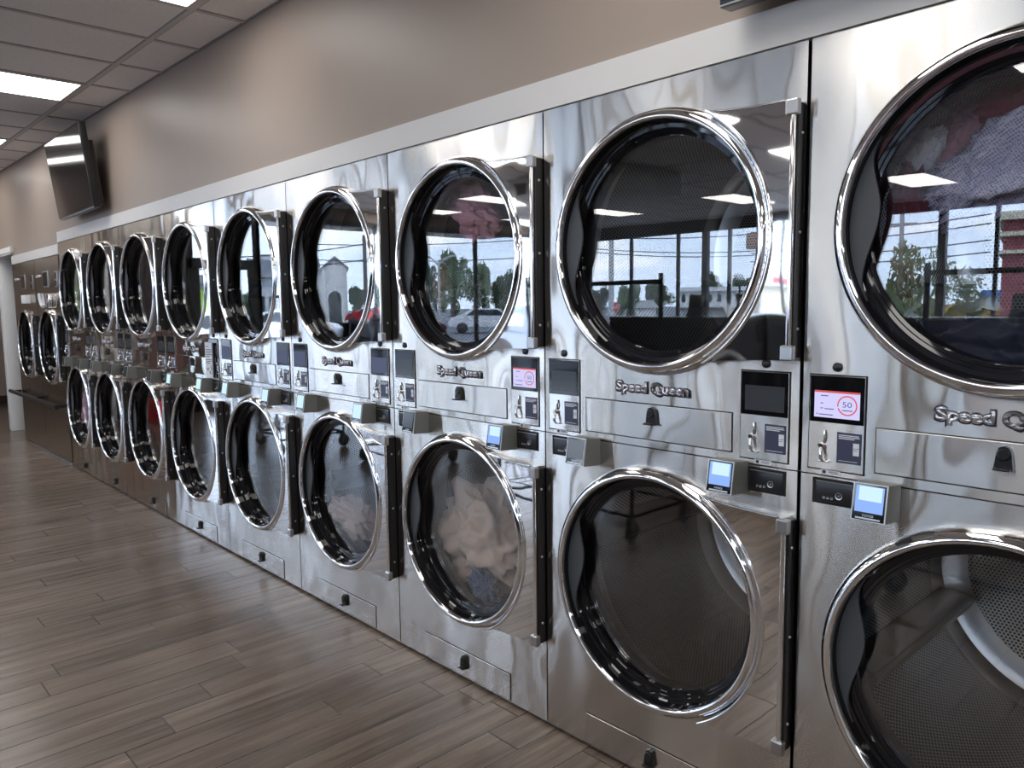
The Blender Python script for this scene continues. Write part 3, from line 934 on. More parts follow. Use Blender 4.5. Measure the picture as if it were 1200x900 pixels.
bm = B(); tube(bm, [(-1.06, -.085, 0), (1.02, -.085, 0)], .022, 12)
obj('rail', mesh_of(bm, 'rail', 60, M['darkpanel']), rl_)
for x in (-.95, -.02, .95):
    bm = B(); box(bm, x - .015, x + .015, -.08, -.0005, -.015, .015)
    obj('bracket', mesh_of(bm, 'brk', None, M['darkpanel']), rl_)

# ---------------------------------------------------------------- televisions
def make_tv(loc, rot, w, h, label, mount=.14):
    e = empty('television', loc, 0, label, 'television', 'wall televisions')
    e.rotation_euler = rot
    bm = B(); box(bm, -w / 2, w / 2, 0, .050, -h / 2, h / 2, bev=.004); box(bm, -w * .47, w * .47, .045, .088, -h * .46, h * .30, bev=.010)
    obj('housing', mesh_of(bm, 'tvh', 40, M['tv']), e)
    obj('screen', boxmesh('tvs', (-w / 2 + .009, w / 2 - .009, -.0016, .002, -h / 2 + .016, h / 2 - .009), M['tvscr']), e)
    bm = B(); box(bm, -w / 2 + .002, w / 2 - .002, -.0022, .004, -h / 2 + .002, -h / 2 + .006)
    obj('bezel_trim', mesh_of(bm, 'tvb', None, M['satin']), e)
    bm = B(); box(bm, -.16, .16, .07, mount, -.16, .12, bev=.003)
    obj('bracket', mesh_of(bm, 'tvk', 40, M['tv']), e)
    return e
C = Vector((.887, -1.784, 1.435))
p0 = Vector((-6.19, -.08, 2.53))
ptv = C + .957 * (p0 - C)
make_tv(ptv, (.12, 0, -.01), 1.053, .606, 'black flat television tilted down on the wall above the far dryers')
make_tv((.37, -.115, 2.453), (.05, 0, 0), 1.10, .63, 'black television whose lower corner shows at the top edge, above the nearest dryers', .105)

# ---------------------------------------------------------------- laundry inside the drums
def cloth(seed, size, fold=.28, freq=2.2, sub=5, flat=1.0):
    bm = B()
    bmesh.ops.create_icosphere(bm, subdivisions=sub, radius=1.0)
    off = Vector((seed * 13.1, seed * 7.7, seed * 3.3))
    for v in bm.verts:
        d_ = v.co.normalized()
        n1 = noise.noise(d_ * freq + off)
        rid = 1 - abs(noise.noise(d_ * freq * 1.9 + off * 2)) * 2.2
        rid2 = 1 - abs(noise.noise(d_ * freq * 4.2 + off * 3)) * 2.0
        r_ = 1 + fold * (1.3 * n1 + .75 * rid + .32 * rid2 - .55)
        v.co = Vector((d_.x * size[0] * r_, d_.y * size[1] * r_, d_.z * size[2] * r_))
    return bm
def garment(name, k_, pocket, rel, size, mat, label, cat, seed, fold=.28, freq=2.2, rot=(0, 0, 0)):
    cx = W / 2 - W * (k_ - 1) + (.004 if k_ == 1 else 0)
    zc = ZU if pocket == 'u' else ZL
    me = mesh_of(cloth(seed, size, fold, freq), name, 180, mat)
    o_ = obj(name, me, None, (cx + rel[0], rel[1], zc + rel[2]), rot)
    tag(o_, label, cat, 'laundry in the dryers')
    return o_
def dotted(name, col, dot, scale=60):
    m, nt, out = newmat(name)
    tc = nt.nodes.new('ShaderNodeTexCoord')
    vo = nt.nodes.new('ShaderNodeTexVoronoi'); vo.inputs['Scale'].default_value = scale; vo.inputs['Randomness'].default_value = .15
    nt.links.new(tc.outputs['Object'], vo.inputs['Vector'])
    lt = mth(nt, 'LESS_THAN', vo.outputs['Distance'], .42)
    mx = nt.nodes.new('ShaderNodeMix'); mx.data_type = 'RGBA'
    nt.links.new(lt, mx.inputs[0]); mx.inputs[6].default_value = rgba(col); mx.inputs[7].default_value = rgba(dot)
    p = nt.nodes.new('ShaderNodeBsdfPrincipled'); p.inputs['Roughness'].default_value = .9
    nt.links.new(mx.outputs[2], p.inputs['Base Color']); nt.links.new(p.outputs[0], out.inputs[0])
    return m
def fabric(name, col, var=.12): return pbr(name, col, .92, var=var, varscale=14, sheen=.2)
F = dict(burg=fabric('burgundy_fabric', (.36, .014, .075)), maroon=fabric('maroon_fabric', (.13, .022, .045)), pink=fabric('pink_fabric', (.64, .33, .40)),
         white=fabric('white_fabric', (.80, .82, .88)), shirt=dotted('patterned_shirt', (.68, .68, .84), (.26, .25, .46), 170), navy=fabric('navy_denim', (.025, .030, .06)),
         cream=fabric('cream_bedding', (.62, .50, .42)), jeans=dotted('faded_denim', (.06, .09, .16), (.16, .22, .33), 120), green=fabric('green_towel', (.36, .46, .22)),
         dark=fabric('black_fabric', (.02, .02, .022)), orange=fabric('ochre_fabric', (.13, .055, .025)), pale=fabric('pale_fabric', (.42, .33, .31)))
garment('burgundy_garment', 1, 'u', (-.035, .34, .250), (.130, .12, .085), F['burg'], 'burgundy garment at the top of the nearest upper drum', 'laundry', 1, .30)
garment('patterned_shirt', 1, 'u', (-.085, .235, .135), (.205, .085, .085), F['shirt'], 'white shirt with a fine blue pattern in the nearest upper drum', 'laundry', 2, .34, 2.6, (0, -.55, 0))
garment('white_garment', 1, 'u', (-.262, .235, .185), (.034, .04, .062), F['white'], 'small white cloth left of the patterned shirt in the nearest upper drum', 'laundry', 3, .3, 2, (0, .5, 0))
garment('pink_garment', 1, 'u', (-.215, .30, .175), (.062, .05, .115), F['pink'], 'pink garment behind the white cloth in the nearest upper drum', 'laundry', 4, .3, 2, (0, .3, 0))
garment('maroon_garment', 1, 'u', (-.272, .165, .0), (.040, .06, .15), F['maroon'], 'dark maroon garment hanging at the left side of the nearest upper drum', 'laundry', 5, .28, 2)
garment('navy_jeans', 1, 'u', (-.03, .28, -.285), (.24, .15, .095), F['navy'], 'navy jeans at the bottom of the nearest upper drum', 'jeans', 6, .25, 2)
garment('pink_garment', 3, 'u', (-.13, .19, .200), (.135, .06, .085), F['pink'], 'pale pink garment tumbling in the upper drum above the cream bedding', 'laundry', 7, .42, 1.9, (0, .6, 0))
garment('dark_garment', 3, 'u', (-.15, .17, -.175), (.12, .09, .08), F['dark'], 'black garment low in the upper drum above the cream bedding', 'laundry', 8, .3)
garment('ochre_garment', 3, 'u', (-.262, .13, -.10), (.035, .04, .10), F['orange'], 'ochre cloth at the left side of the upper drum above the cream bedding', 'laundry', 9, .2)
garment('cream_bedding', 3, 'l', (-.115, .225, -.105), (.235, .125, .205), F['cream'], 'heap of cream bedding in the lower drum of the third dryer', 'bedding', 10, .30, 2.0)
garment('faded_jeans', 3, 'l', (.0, .100, -.250), (.075, .040, .050), F['jeans'], 'faded blue jeans under the cream bedding', 'jeans', 11, .3, 2.2, (0, .5, 0))
garment('pale_cloth', 4, 'l', (-.13, .130, -.180), (.17, .065, .075), F['pale'], 'pale pink cloth in the lower drum of the fourth dryer', 'laundry', 12, .34, 1.8, (0, .25, 0))
garment('green_towel', 9, 'u', (-.165, .100, .02), (.125, .042, .20), F['green'], 'green towel in the upper drum of the farthest dryer', 'towel', 13, .36, 1.8)
garment('pink_garment', 9, 'l', (-.165, .100, -.05), (.125, .042, .18), F['pink'], 'pink and white laundry in the lower drum of the farthest dryer', 'laundry', 14, .36, 1.8)

# ---------------------------------------------------------------- things behind the camera, seen mirrored in the doors
# rows of dark top-loading washers in the middle of the room
me_wb = boxmesh('island_body', (-.335, .335, -.36, .36, .0, 1.245), M['blacksteel'], .012)
me_wt = boxmesh('island_top', (-.338, .338, -.365, .365, 1.245, 1.285), M['darkpanel'], .010)
bm = B(); lathe_y(bm, [(.20, .355), (.235, .36), (.245, .375), (.235, .392), (.205, .39), (.20, .37)], 40, 0, .68, closed=True)
me_wr = mesh_of(bm, 'porthole_ring', 50, M['satin'])
bm = B(); lathe_y(bm, [(0, .378), (.17, .376), (.205, .366), (0, .362)], 40, 0, .68)
me_wg = mesh_of(bm, 'porthole_glass', 40, M['screenblk'])
me_wp = boxmesh('island_panel', (-.31, .31, .355, .372, 1.04, 1.21), M['darkpanel'], .003)
for i in range(11):
    x = -4.72 + .70 * i
    e = empty('island_washer', (x, -5.62, 0), 0, 'dark island washer facing the dryers, %s from the entrance end' % ['first', 'second', 'third', 'fourth', 'fifth', 'sixth', 'seventh', 'eighth', 'ninth', 'tenth', 'eleventh'][i], 'washer', 'dark washers in the middle of the room')
    obj('body', me_wb, e); obj('top', me_wt, e); obj('porthole_ring', me_wr, e); obj('porthole', me_wg, e); obj('control_panel', me_wp, e)
for x, y, s in ((-4.02, -5.5, 1), (-3.42, -5.5, 1), (-2.6, -5.45, 1), (-.9, -5.5, .8)):
    bm = B(); box(bm, -.10 * s, .10 * s, -.04, .04, .0, .03, bev=.005); box(bm, -.09 * s, .09 * s, -.02, .02, .03, .24 * s, bev=.006)
    o = obj('payment_terminal', mesh_of(bm, 'terminal', 40, M['black']), None, (x, y, 1.285), (.12, .0, .1))
    tag(o, 'black payment terminal standing on the dark washers', 'terminal', 'payment terminals on the washers')

def make_cart(x, y, w, d_, label, top=1.62, rz=0.0):
    e = empty('laundry_cart', (x, y, 0), rz, label, 'laundry cart', 'wheeled laundry carts')
    bm = B()
    for sx in (-1, 1):
        for sy in (-1, 1): tube(bm, [(sx * w / 2, sy * d_ / 2, .14), (sx * w / 2, sy * d_ / 2, .62)], .012, 8)
    for z in (.15, .60):
        tube(bm, [(-w / 2, -d_ / 2, z), (w / 2, -d_ / 2, z), (w / 2, d_ / 2, z), (-w / 2, d_ / 2, z), (-w / 2, -d_ / 2, z)], .011, 8)
    obj('frame', mesh_of(bm, 'cart_frame', 60, M['darkpanel']), e)
    bm = B()
    for s in (-1, 1): tube(bm, [(s * w / 2, 0, .60), (s * w / 2, 0, top)], .015, 10)
    tube(bm, [(-w / 2, 0, top - .05), (w / 2, 0, top - .05)], .014, 10)
    obj('hanging_rail', mesh_of(bm, 'cart_rail', 60, M['blacksteel']), e)
    bm = B()
    for i in range(13):
        t = -w / 2 + w * i / 12
        for sy in (-1, 1): tube(bm, [(t, sy * d_ / 2, .60), (t * .9, sy * d_ * .42, .24)], .003, 5)
    for i in range(9):
        t = -d_ / 2 + d_ * i / 8
        for sx in (-1, 1): tube(bm, [(sx * w / 2, t, .60), (sx * w * .45, t * .84, .24)], .003, 5)
    for i in range(10):
        t = (-w / 2 + w * i / 9) * .9
        tube(bm, [(t, -d_ * .42, .24), (t, d_ * .42, .24)], .003, 5)
    for z, f_ in ((.24, .9), (.36, .935), (.48, .967)):
        tube(bm, [(-w / 2 * f_, -d_ / 2 * f_, z), (w / 2 * f_, -d_ / 2 * f_, z), (w / 2 * f_, d_ / 2 * f_, z), (-w / 2 * f_, d_ / 2 * f_, z), (-w / 2 * f_, -d_ / 2 * f_, z)], .004, 5)
    obj('basket', mesh_of(bm, 'cart_basket', None, M['chrome']), e)
    for sx in (-1, 1):
        for sy in (-1, 1):
            bm = B()
            lathe_y(bm, [(0, -.016), (.045, -.016), (.060, -.010), (.063, 0), (.060, .010), (.045, .016), (0, .016)], 24, 0, .063)
            c_ = obj('castor', mesh_of(bm, 'castor', 40, M['castor']), e, (sx * w / 2, sy * d_ / 2, 0), (0, 0, .5 + sx))
            bm = B(); box(bm, -.012, .03, -.022, -.018, .05, .145); box(bm, -.012, .03, .018, .022, .05, .145); box(bm, -.012, .03, -.022, .022, .135, .148)
            obj('fork', mesh_of(bm, 'fork', None, M['satin']), c_)
    return e
make_cart(-2.48, -2.05, 1.04, .55, 'black rail laundry cart mirrored in the upper door of the second dryer')
make_cart(-.02, -2.30, 1.02, .55, 'black rail laundry cart mirrored in the nearest upper door')
make_cart(-6.45, -1.95, .70, .58, 'laundry cart whose castors are mirrored in the lower door of the bright steel dryer', 1.60)
make_cart(-4.95, -2.25, .62, .55, 'laundry cart mirrored above the pale pink cloth', 1.36)

# seating and table near the entrance glass
def make_chair(x, y, rz, mat, label):
    e = empty('plastic_chair', (x, y, 0), rz, label, 'chair', 'plastic chairs by the entrance glass')
    bm = B(); box(bm, -.22, .22, -.21, .21, .425, .45, bev=.010)
    obj('seat', mesh_of(bm, 'seat', 40, mat), e)
    bm = B()
    n_ = 10
    rows = []
    for i in range(n_ + 1):
        a = -1 + 2 * i / n_
        rows.append([(.21 * a * (1 - .12 * abs(t) ** 3), .20 + .03 * t - .035 * (1 - a * a), .47 + .40 * (t + 1) / 2 - .05 * abs(a) ** 3 * (t > .9)) for t in (-1, -.5, 0, .5, 1)])
    va = [[bm.verts.new(p) for p in r_] for r_ in rows]; vb = [[bm.verts.new((p[0], p[1] + .012, p[2])) for p in r_] for r_ in rows]
    for i in range(n_):
        for j in range(4):
            bm.faces.new((va[i][j], va[i + 1][j], va[i + 1][j + 1], va[i][j + 1])); bm.faces.new((vb[i][j], vb[i][j + 1], vb[i + 1][j + 1], vb[i + 1][j]))
    for i in range(n_):
        for j in (0, 4): bm.faces.new((va[i][j], va[i + 1][j], vb[i + 1][j], vb[i][j]))
    for j in range(4):
        for i in (0, n_): bm.faces.new((va[i][j], va[i][j + 1], vb[i][j + 1], vb[i][j]))
    obj('backrest', mesh_of(bm, 'back', 50, mat), e)
    for sx in (-1, 1):
        for sy in (-1, 1):
            bm = B(); tube(bm, [(sx * .19, sy * .18, .43), (sx * .21, sy * .21, 0)], .011, 8)
            obj('leg', mesh_of(bm, 'leg', 60, M['satin']), e)
make_chair(-6.6, -4.6, 2.2, M['greyplastic'], 'grey plastic chair nearest the dryers')
make_chair(-7.4, -5.5, 2.3, M['greyplastic'], 'grey plastic chair in the middle of the seats by the entrance')
make_chair(-8.2, -6.5, 2.2, M['greyplastic'], 'grey plastic chair nearest the corner window')
e = empty('folding_table', (-8.6, -5.0, 0), 0, 'dark folding table in front of the entrance glass', 'table')
bm = B(); box(bm, -.4, .4, -1.1, 1.1, .84, .88, bev=.006)
obj('tabletop', mesh_of(bm, 'ttop', 40, M['darkpanel']), e)
for sx in (-1, 1):
    for sy in (-1, 1):
        bm = B(); tube(bm, [(sx * .34, sy * 1.0, 0), (sx * .34, sy * 1.0, .84)], .02, 8)
        obj('leg', mesh_of(bm, 'tleg', 60, M['satin']), e)
for i, (x, y, w_, h_, m_, lab) in enumerate([(-8.6, -5.4, .30, .30, F['maroon'], 'dark red laundry bag standing on the folding table'), (-8.5, -4.7, .22, .22, F['navy'], 'navy laundry bag standing on the folding table')]):
    me = mesh_of(cloth(30 + i, (w_ / 2, w_ / 2, h_ / 2), .18, 1.6, 4), 'bag', 180, m_)
    o = obj('laundry_bag', me, None, (x, y, .88 + h_ * .56)); tag(o, lab, 'bag')
# red laundry basket by the brown pier
e = empty('laundry_basket', (-9.62, -1.50, 0), 0, 'red plastic laundry basket on the floor by the end wall', 'basket')
bm = B(); lathe_z(bm, [(0, .012), (.17, .012), (.18, 0), (.19, 0), (.25, .24), (.265, .24), (.265, .26), (.24, .26), (.175, .02), (0, .02)], 40)
obj('tub', mesh_of(bm, 'tub', 40, M['redplastic']), e)
bm = B()
for s in (-1, 1): tube(bm, [(s * .255, -.07, .24), (s * .285, -.05, .255), (s * .285, .05, .255), (s * .255, .07, .24)], .008, 8)
obj('handle', mesh_of(bm, 'tubh', 60, M['redplastic']), e)
# white poster on the brown pier
o = obj('wall_poster', boxmesh('poster', (-.004, .004, -.13, .13, -.17, .17), M['paper']), None, (END_X + .005, -1.42, 1.52)); tag(o, 'white paper poster on the end wall beside the entrance', 'poster')
# air conditioning unit hanging under the ceiling
e = empty('air_conditioner', (-5.0, -5.0, 2.632), 0, 'grey air conditioning unit hanging under the ceiling above the washers', 'air conditioner')
bm = B(); box(bm, -.75, .75, -.55, .55, 0, .262, bev=.012)
obj('casing', mesh_of(bm, 'acc', 40, M['greyplastic']), e)
bm = B()
for i in range(6):
    x = -.6 + .24 * i; box(bm, x - .09, x + .09, .545, .56, .06, .20)
obj('grille', mesh_of(bm, 'acg', None, M['black']), e)

# ---------------------------------------------------------------- outdoors
GZ = -.15
asphalt = pbr('asphalt', (.13, .13, .135), .85, var=.2, varscale=3)
grass = pbr('lawn', (.16, .22, .06), .95, var=.3, varscale=1.5)
concrete = pbr('concrete', (.42, .41, .39), .85, var=.1)
bark = pbr('bark', (.09, .07, .055), .9, var=.2)
polewood = pbr('pole_wood', (.16, .13, .11), .85, var=.15)
polegrey = pbr('pole_grey', (.42, .42, .42), .6)
leafA = pbr('leaf_green', (.115, .165, .075), .6, var=.35, varscale=1.2)
leafB = pbr('leaf_dark', (.075, .115, .060), .6, var=.35, varscale=1.2)
leafC = pbr('leaf_light', (.18, .22, .10), .6, var=.35, varscale=1.2)
stucco = pbr('white_stucco', (.62, .62, .60), .8, var=.05)
greysiding = pbr('grey_siding', (.36, .38, .40), .7, var=.05)
cream_ = pbr('cream_wall', (.62, .56, .42), .8, var=.05)
redwall = pbr('red_brick_wall', (.25, .07, .075), .85, var=.15, varscale=5)
roofg = pbr('roof_grey', (.22, .23, .25), .8, var=.1)
darkwin = pbr('dark_window', (.03, .035, .04), .15)
carwhite = pbr('car_white', (.7, .7, .72), .2, coat=.6)
carred = pbr('car_red', (.50, .02, .03), .25, coat=.6)
yellow = pbr('yellow_paint', (.70, .42, .03), .3)
lime = pbr('lime_banner', (.42, .62, .08), .6)
wire = pbr('cable_black', (.02, .02, .02), .6)
def P(az, R_, z=None, slope=None):
    """real place of something the mirror shows at azimuth az, R_ metres away"""
    a = radians(az)
    if z is None: z = 1.435 + R_ * slope if slope is not None else GZ
    return Vector((.887 - R_ * cos(a), 1.784 - R_ * sin(a), z))
def facing(az): return radians(az) + pi / 2 + pi         # local -y looks back along the sight line ... see use

o = obj('ground', boxmesh('ground', (-320, 200, -320, 60, GZ - .3, GZ), asphalt)); tag(o, kind='structure')
bm = B()
for q in ([P(26, 30, GZ + .02), P(26, 88, GZ + .02), P(36.5, 88, GZ + .02), P(36.5, 30, GZ + .02)],):
    bm.faces.new([bm.verts.new(p) for p in q])
bmesh.ops.solidify(bm, geom=bm.faces[:], thickness=.05)
o = obj('lawn', mesh_of(bm, 'lawn', None, grass)); tag(o, 'mown green lawn outside beyond the entrance', 'grass', kind='stuff')

def leaf_mesh(seed, n, mat, rx=1.0, rz=1.0, leaf=.075):
    rnd = random.Random(seed)
    bm = B()
    blobs = [(Vector((rnd.uniform(-.6, .6) * rx, rnd.uniform(-.6, .6) * rx, rnd.uniform(-.6, .65) * rz)), rnd.uniform(.22, .40)) for _ in range(26)]
    for i in range(n):
        c, r_ = rnd.choice(blobs)
        d_ = Vector((rnd.gauss(0, 1), rnd.gauss(0, 1), rnd.gauss(0, 1))).normalized()
        p = c + d_ * r_ * rnd.uniform(.55, 1.0)
        u = Vector((rnd.gauss(0, 1), rnd.gauss(0, 1), rnd.gauss(0, 1))).normalized()
        w_ = u.orthogonal().normalized()
        s = leaf * rnd.uniform(.6, 1.2)
        v = [bm.verts.new(p + u * s), bm.verts.new(p + w_ * s * .5), bm.verts.new(p - u * s), bm.verts.new(p - w_ * s * .5)]
        bm.faces.new(v)
    me = bpy.data.meshes.new('crown'); bm.to_mesh(me); bm.free(); me.materials.append(mat)
    return me
crowns = [leaf_mesh(1, 5200, leafA), leaf_mesh(2, 5200, leafB), leaf_mesh(3, 5000, leafC), leaf_mesh(4, 2600, leafC, 1, 1.1, .06)]
def tree(az, R_, top_slope, width_deg, kind, label, base=None):
    w_ = R_ * radians(width_deg) / 2 / 1.0
    top = 1.435 + R_ * top_slope
    h = top - GZ
    loc = P(az, R_)
    e = empty('tree', loc, random.uniform(0, 6), label, 'tree', 'trees outside')
    ch = h * .97
    c_ = obj('crown', crowns[kind], e, (0, 0, h - ch / 2)); c_.scale = (w_, w_, ch / 2.0 / 1.02)
    bm = B(); tube(bm, [(0, 0, 0), (.05, .02, h * .3), (0, 0, h * .7)], [h * .03, h * .022, h * .01], 8)
    obj('trunk', mesh_of(bm, 'trunk', 60, bark), e)
for t in [(36.7, 66, .066, 2.0, 1, 'dark tree at the left of the grove beyond the parked white car'), (38.5, 60, .078, 2.6, 0, 'tallest leafy tree of the grove beyond the parked white car'),
          (40.4, 68, .060, 2.4, 0, 'leafy tree right behind the parked white car'), (42.3, 62, .050, 2.4, 1, 'dark tree right of the grove beyond the parked white car'), (44.6, 70, .040, 2.6, 0, 'low tree at the right end of the grove'),
          (33.3, 84, .034, 1.4, 1, 'dark tree behind the red car'), (31.7, 92, .030, 1.8, 0, 'green tree between the white gabled building and the pole'), (35.2, 86, .045, 1.6, 0, 'green tree right of the tall pole on the lawn'),
          (49.2, 70, .026, 2.2, 1, 'tree left of the stop sign'), (51.4, 66, .029, 2.2, 0, 'tree right behind the stop sign'), (53.7, 80, .031, 2.4, 0, 'tree behind the small white house'), (57.4, 118, .043, 1.8, 0, 'tree showing over the left roof of the white motel'), (59.5, 118, .038, 1.7, 1, 'tree showing over the right roof of the white motel'),
          (70.6, 24, .068, 4.0, 3, 'young light green tree close to the window wall'), (73.4, 26, .040, 3.4, 3, 'low light green tree beside the red building'), (68.6, 40, .03, 2.0, 2, 'small tree left of the young light green tree'),
          (24.2, 90, .022, 2.0, 1, 'tree between the two shops')]:
    tree(*t)

def pole(az, R_, h, r_, mat, label, arms=(), lamp=False):
    e = empty('utility_pole' if not lamp else 'street_lamp', P(az, R_), radians(az) + pi / 2, label, 'pole' if not lamp else 'street lamp', 'poles along the street')
    bm = B(); tube(bm, [(0, 0, 0), (0, 0, h)], [r_, r_ * .8], 12)
    obj('shaft', mesh_of(bm, 'shaft', 60, mat), e)
    for z, w_ in arms:
        bm = B(); box(bm, -w_, w_, -.06, .06, z - .06, z + .06)
        obj('crossarm', mesh_of(bm, 'arm', None, mat), e)
    return e
pole(32.2, 70, 7.9, .20, polewood, 'thick wooden pole beside the red car')
pole(50.2, 46, 9.0, .17, polegrey, 'pale grey utility pole behind the stop sign', [(8.2, .8)])
e = pole(60.5, 57, 9.5, .17, polewood, 'wooden utility pole carrying a transformer', [(8.4, 1.2), (7.3, .9)])
bm = B(); lathe_z(bm, [(0, 5.3), (.36, 5.3), (.38, 5.4), (.38, 6.3), (.34, 6.4), (0, 6.4)], 20, .45, 0)
obj('transformer', mesh_of(bm, 'transformer', 40, pbr('rust_can', (.34, .22, .17), .6)), e)
pole(69.5, 45, 6.4, .13, polegrey, 'utility pole with a crossarm beside the young tree', [(5.5, .7)])
e = pole(37.5, 50, 4.4, .08, polegrey, 'double armed street lamp in front of the grove', [], True)
bm = B()
for s in (-1, 1): tube(bm, [(0, 0, 4.2), (s * .5, 0, 4.7), (s * 1.1, 0, 4.8)], .05, 8)
obj('lamp_arm', mesh_of(bm, 'lamparm', 60, polegrey), e)
e = pole(59.3, 75, 3.6, .10, wire, 'globe topped street lamp in front of the white motel', [], True)
bm = B(); bmesh.ops.create_icosphere(bm, subdivisions=3, radius=.35)
for v in bm.verts: v.co.z += 3.9
obj('globe', mesh_of(bm, 'globe', 180, stucco), e)
e = pole(30.95, 36, 1.3, .05, wire, 'short black post on the lawn')

def cable(a, b, sag, r_, label):
    bm = B(); n_ = 16
    tube(bm, [a.lerp(b, i / n_) - Vector((0, 0, sag * 4 * (i / n_) * (1 - i / n_))) for i in range(n_ + 1)], r_, 5)
    o_ = obj('overhead_cable', mesh_of(bm, 'cable', None, wire)); tag(o_, label, 'cable', 'overhead cables')
cabs = [(26, 60, .080, 46, 60, .086), (26, 60, .0615, 46, 60, .063), (18, 45, .060, 33, 55, .082), (18, 45, .048, 33, 55, .062), (47, 55, .088, 62, 60, .0855), (47, 55, .0745, 62, 60, .064), (47, 55, .070, 62, 60, .0585),
        (60, 60, .0855, 74.5, 45, .093), (60, 60, .076, 74.5, 45, .083), (60, 60, .060, 74.5, 45, .065), (60, 60, .050, 74.5, 45, .052)]
cn = ['top cable over the white gabled building', 'lower cable over the white gabled building', 'top cable over the shops', 'lower cable over the shops', 'top cable over the stop sign', 'middle cable over the stop sign', 'lowest cable over the stop sign', 'top cable over the young tree', 'second cable over the young tree', 'third cable over the young tree', 'lowest cable over the young tree']
for (a0, r0, s0, a1, r1, s1), l_ in zip(cabs, cn): cable(P(a0, r0, slope=s0), P(a1, r1, slope=s1), .35, .035, 'black overhead ' + l_)

def face_empty(name, az, R_, label, cat, z=GZ):
    p = P(az, R_, z)
    return empty(name, p, -(radians(90 - az)) + 0.0, label, cat)
# local frame: -y away from the viewer is +y rotated; x to the right as seen straight on
def frame_at(name, az, R_, label, cat, group=None, flip=True):
    a = radians(az)
    fwd = Vector((-cos(a), -sin(a), 0))            # away from the laundromat
    rz = math.atan2(fwd.y, fwd.x) - pi / 2         # local +y = away
    e_ = empty(name, P(az, R_), rz, label, cat, group)
    if flip: e_.scale.x = -1
    return e_

# white gabled building with an arched porch
e = frame_at('gabled_building', 30.0, 80, 'white gabled building with an arched porch beyond the lawn', 'building')
bm = B()
arch = [(-.55, 0)] + [(.62 * cos(pi - pi * i / 16) , 2.6 + .62 * sin(pi - pi * i / 16)) for i in range(17)] + [(.62, 0)]
arch[0] = (-.62, 0)
out_ = [(-1.25, 0)] + arch + [(1.25, 0), (1.25, 5.55), (0.1, 6.45), (-1.25, 5.40)]
prism_xz(bm, out_, 0, .4)
box(bm, -7.0, -1.2, .4, 8, 0, 4.9); box(bm, .95, 1.2, .4, 8, 0, 4.9); box(bm, -1.2, 1.2, 3.0, 3.2, 0, 5.0)
obj('wall', mesh_of(bm, 'gwall', None, stucco), e)
bm = B(); prism_xz(bm, [(-1.45, 5.30), (.1, 6.55), (1.45, 5.45), (1.45, 5.60), (.1, 6.75), (-1.45, 5.45)], -.2, 8); prism_xz(bm, [(-7.4, 4.85), (-1.2, 4.85), (-1.6, 6.9), (-7.0, 6.9)], .5, 8)
obj('roof', mesh_of(bm, 'groof', None, pbr('pale_roof', (.45, .46, .48), .7)), e)

# long white motel with a row of windows
e = frame_at('motel_building', 57.8, 96, 'long white low building with a row of small dark windows', 'building')
bm = B(); box(bm, -4.6, 5.2, 0, 10, 0, 3.0)
obj('wall', mesh_of(bm, 'mwall', None, stucco), e)
bm = B(); box(bm, -4.9, 5.5, -.4, 10.4, 3.0, 3.5)
obj('roof', mesh_of(bm, 'mroof', None, pbr('white_fascia', (.70, .71, .72), .7)), e)
for i in range(9):
    f_ = obj('window', boxmesh('mwin', (-.2, .2, -.06, .04, 1.75, 2.6), darkwin), e, (-4.0 + 1.05 * i, 0, 0))
obj('walkway', boxmesh('mwalk', (-4.6, 5.2, -1.2, 0, 1.0, 1.15), concrete), e)

# small white house
e = frame_at('small_house', 52.6, 72, 'small white house with a low grey roof behind the stop sign', 'building')
bm = B(); box(bm, -1.1, 1.1, 0, 3, 0, 1.25)
obj('wall', mesh_of(bm, 'hwall', None, stucco), e)
bm = B(); prism_xz(bm, [(-1.4, 1.2), (1.4, 1.2), (.8, 1.9), (-.8, 1.9)], -.2, 3.2)
obj('roof', mesh_of(bm, 'hroof', None, pbr('pale_roof2', (.5, .5, .5), .8)), e)

# cream shop with a red sign
e = frame_at('cream_shop', 63.0, 60, 'cream coloured shop with a red sign and white fascia', 'building')
bm = B(); box(bm, -2.4, 3.4, 0, 8, 0, 3.0)
obj('wall', mesh_of(bm, 'cwall', None, cream_), e)
obj('fascia', boxmesh('cfas', (-2.5, 3.5, -.3, .2, 2.7, 3.6), stucco), e)
bm = B()
x = -1.6
for w_ in (.3, .2, .25, .3, .2, .3, .25): box(bm, x, x + w_ - .05, -.36, -.3, 2.95, 3.3); x += w_
obj('sign', mesh_of(bm, 'csign', None, carred), e)

# red building with cream bands
e = frame_at('red_building', 77.6, 40, 'dark red building with cream cornice bands at the right', 'building')
bm = B(); box(bm, -1.7, 6, 0, 8, 0, 5.0)
obj('wall', mesh_of(bm, 'rwall', None, redwall), e)
bm = B()
for z0, z1, d_ in ((5.0, 5.35, .35), (4.3, 4.5, .2), (3.55, 3.7, .2)): box(bm, -1.7 - d_, 6.2, -d_, 8.2, z0, z1)
obj('cornice', mesh_of(bm, 'rcorn', None, cream_), e)
e = frame_at('low_shed', 74.9, 70, 'low grey shed with a blue roof left of the red building', 'building')
bm = B(); box(bm, -1.0, 1.4, 0, 4, 0, 1.9)
obj('wall', mesh_of(bm, 'swall', None, greysiding), e)
bm = B(); prism_xz(bm, [(-1.2, 1.85), (1.6, 1.85), (1.5, 2.3), (-.9, 2.3)], -.2, 4.2)
obj('roof', mesh_of(bm, 'sroof', None, pbr('blue_roof', (.04, .16, .50), .5)), e)

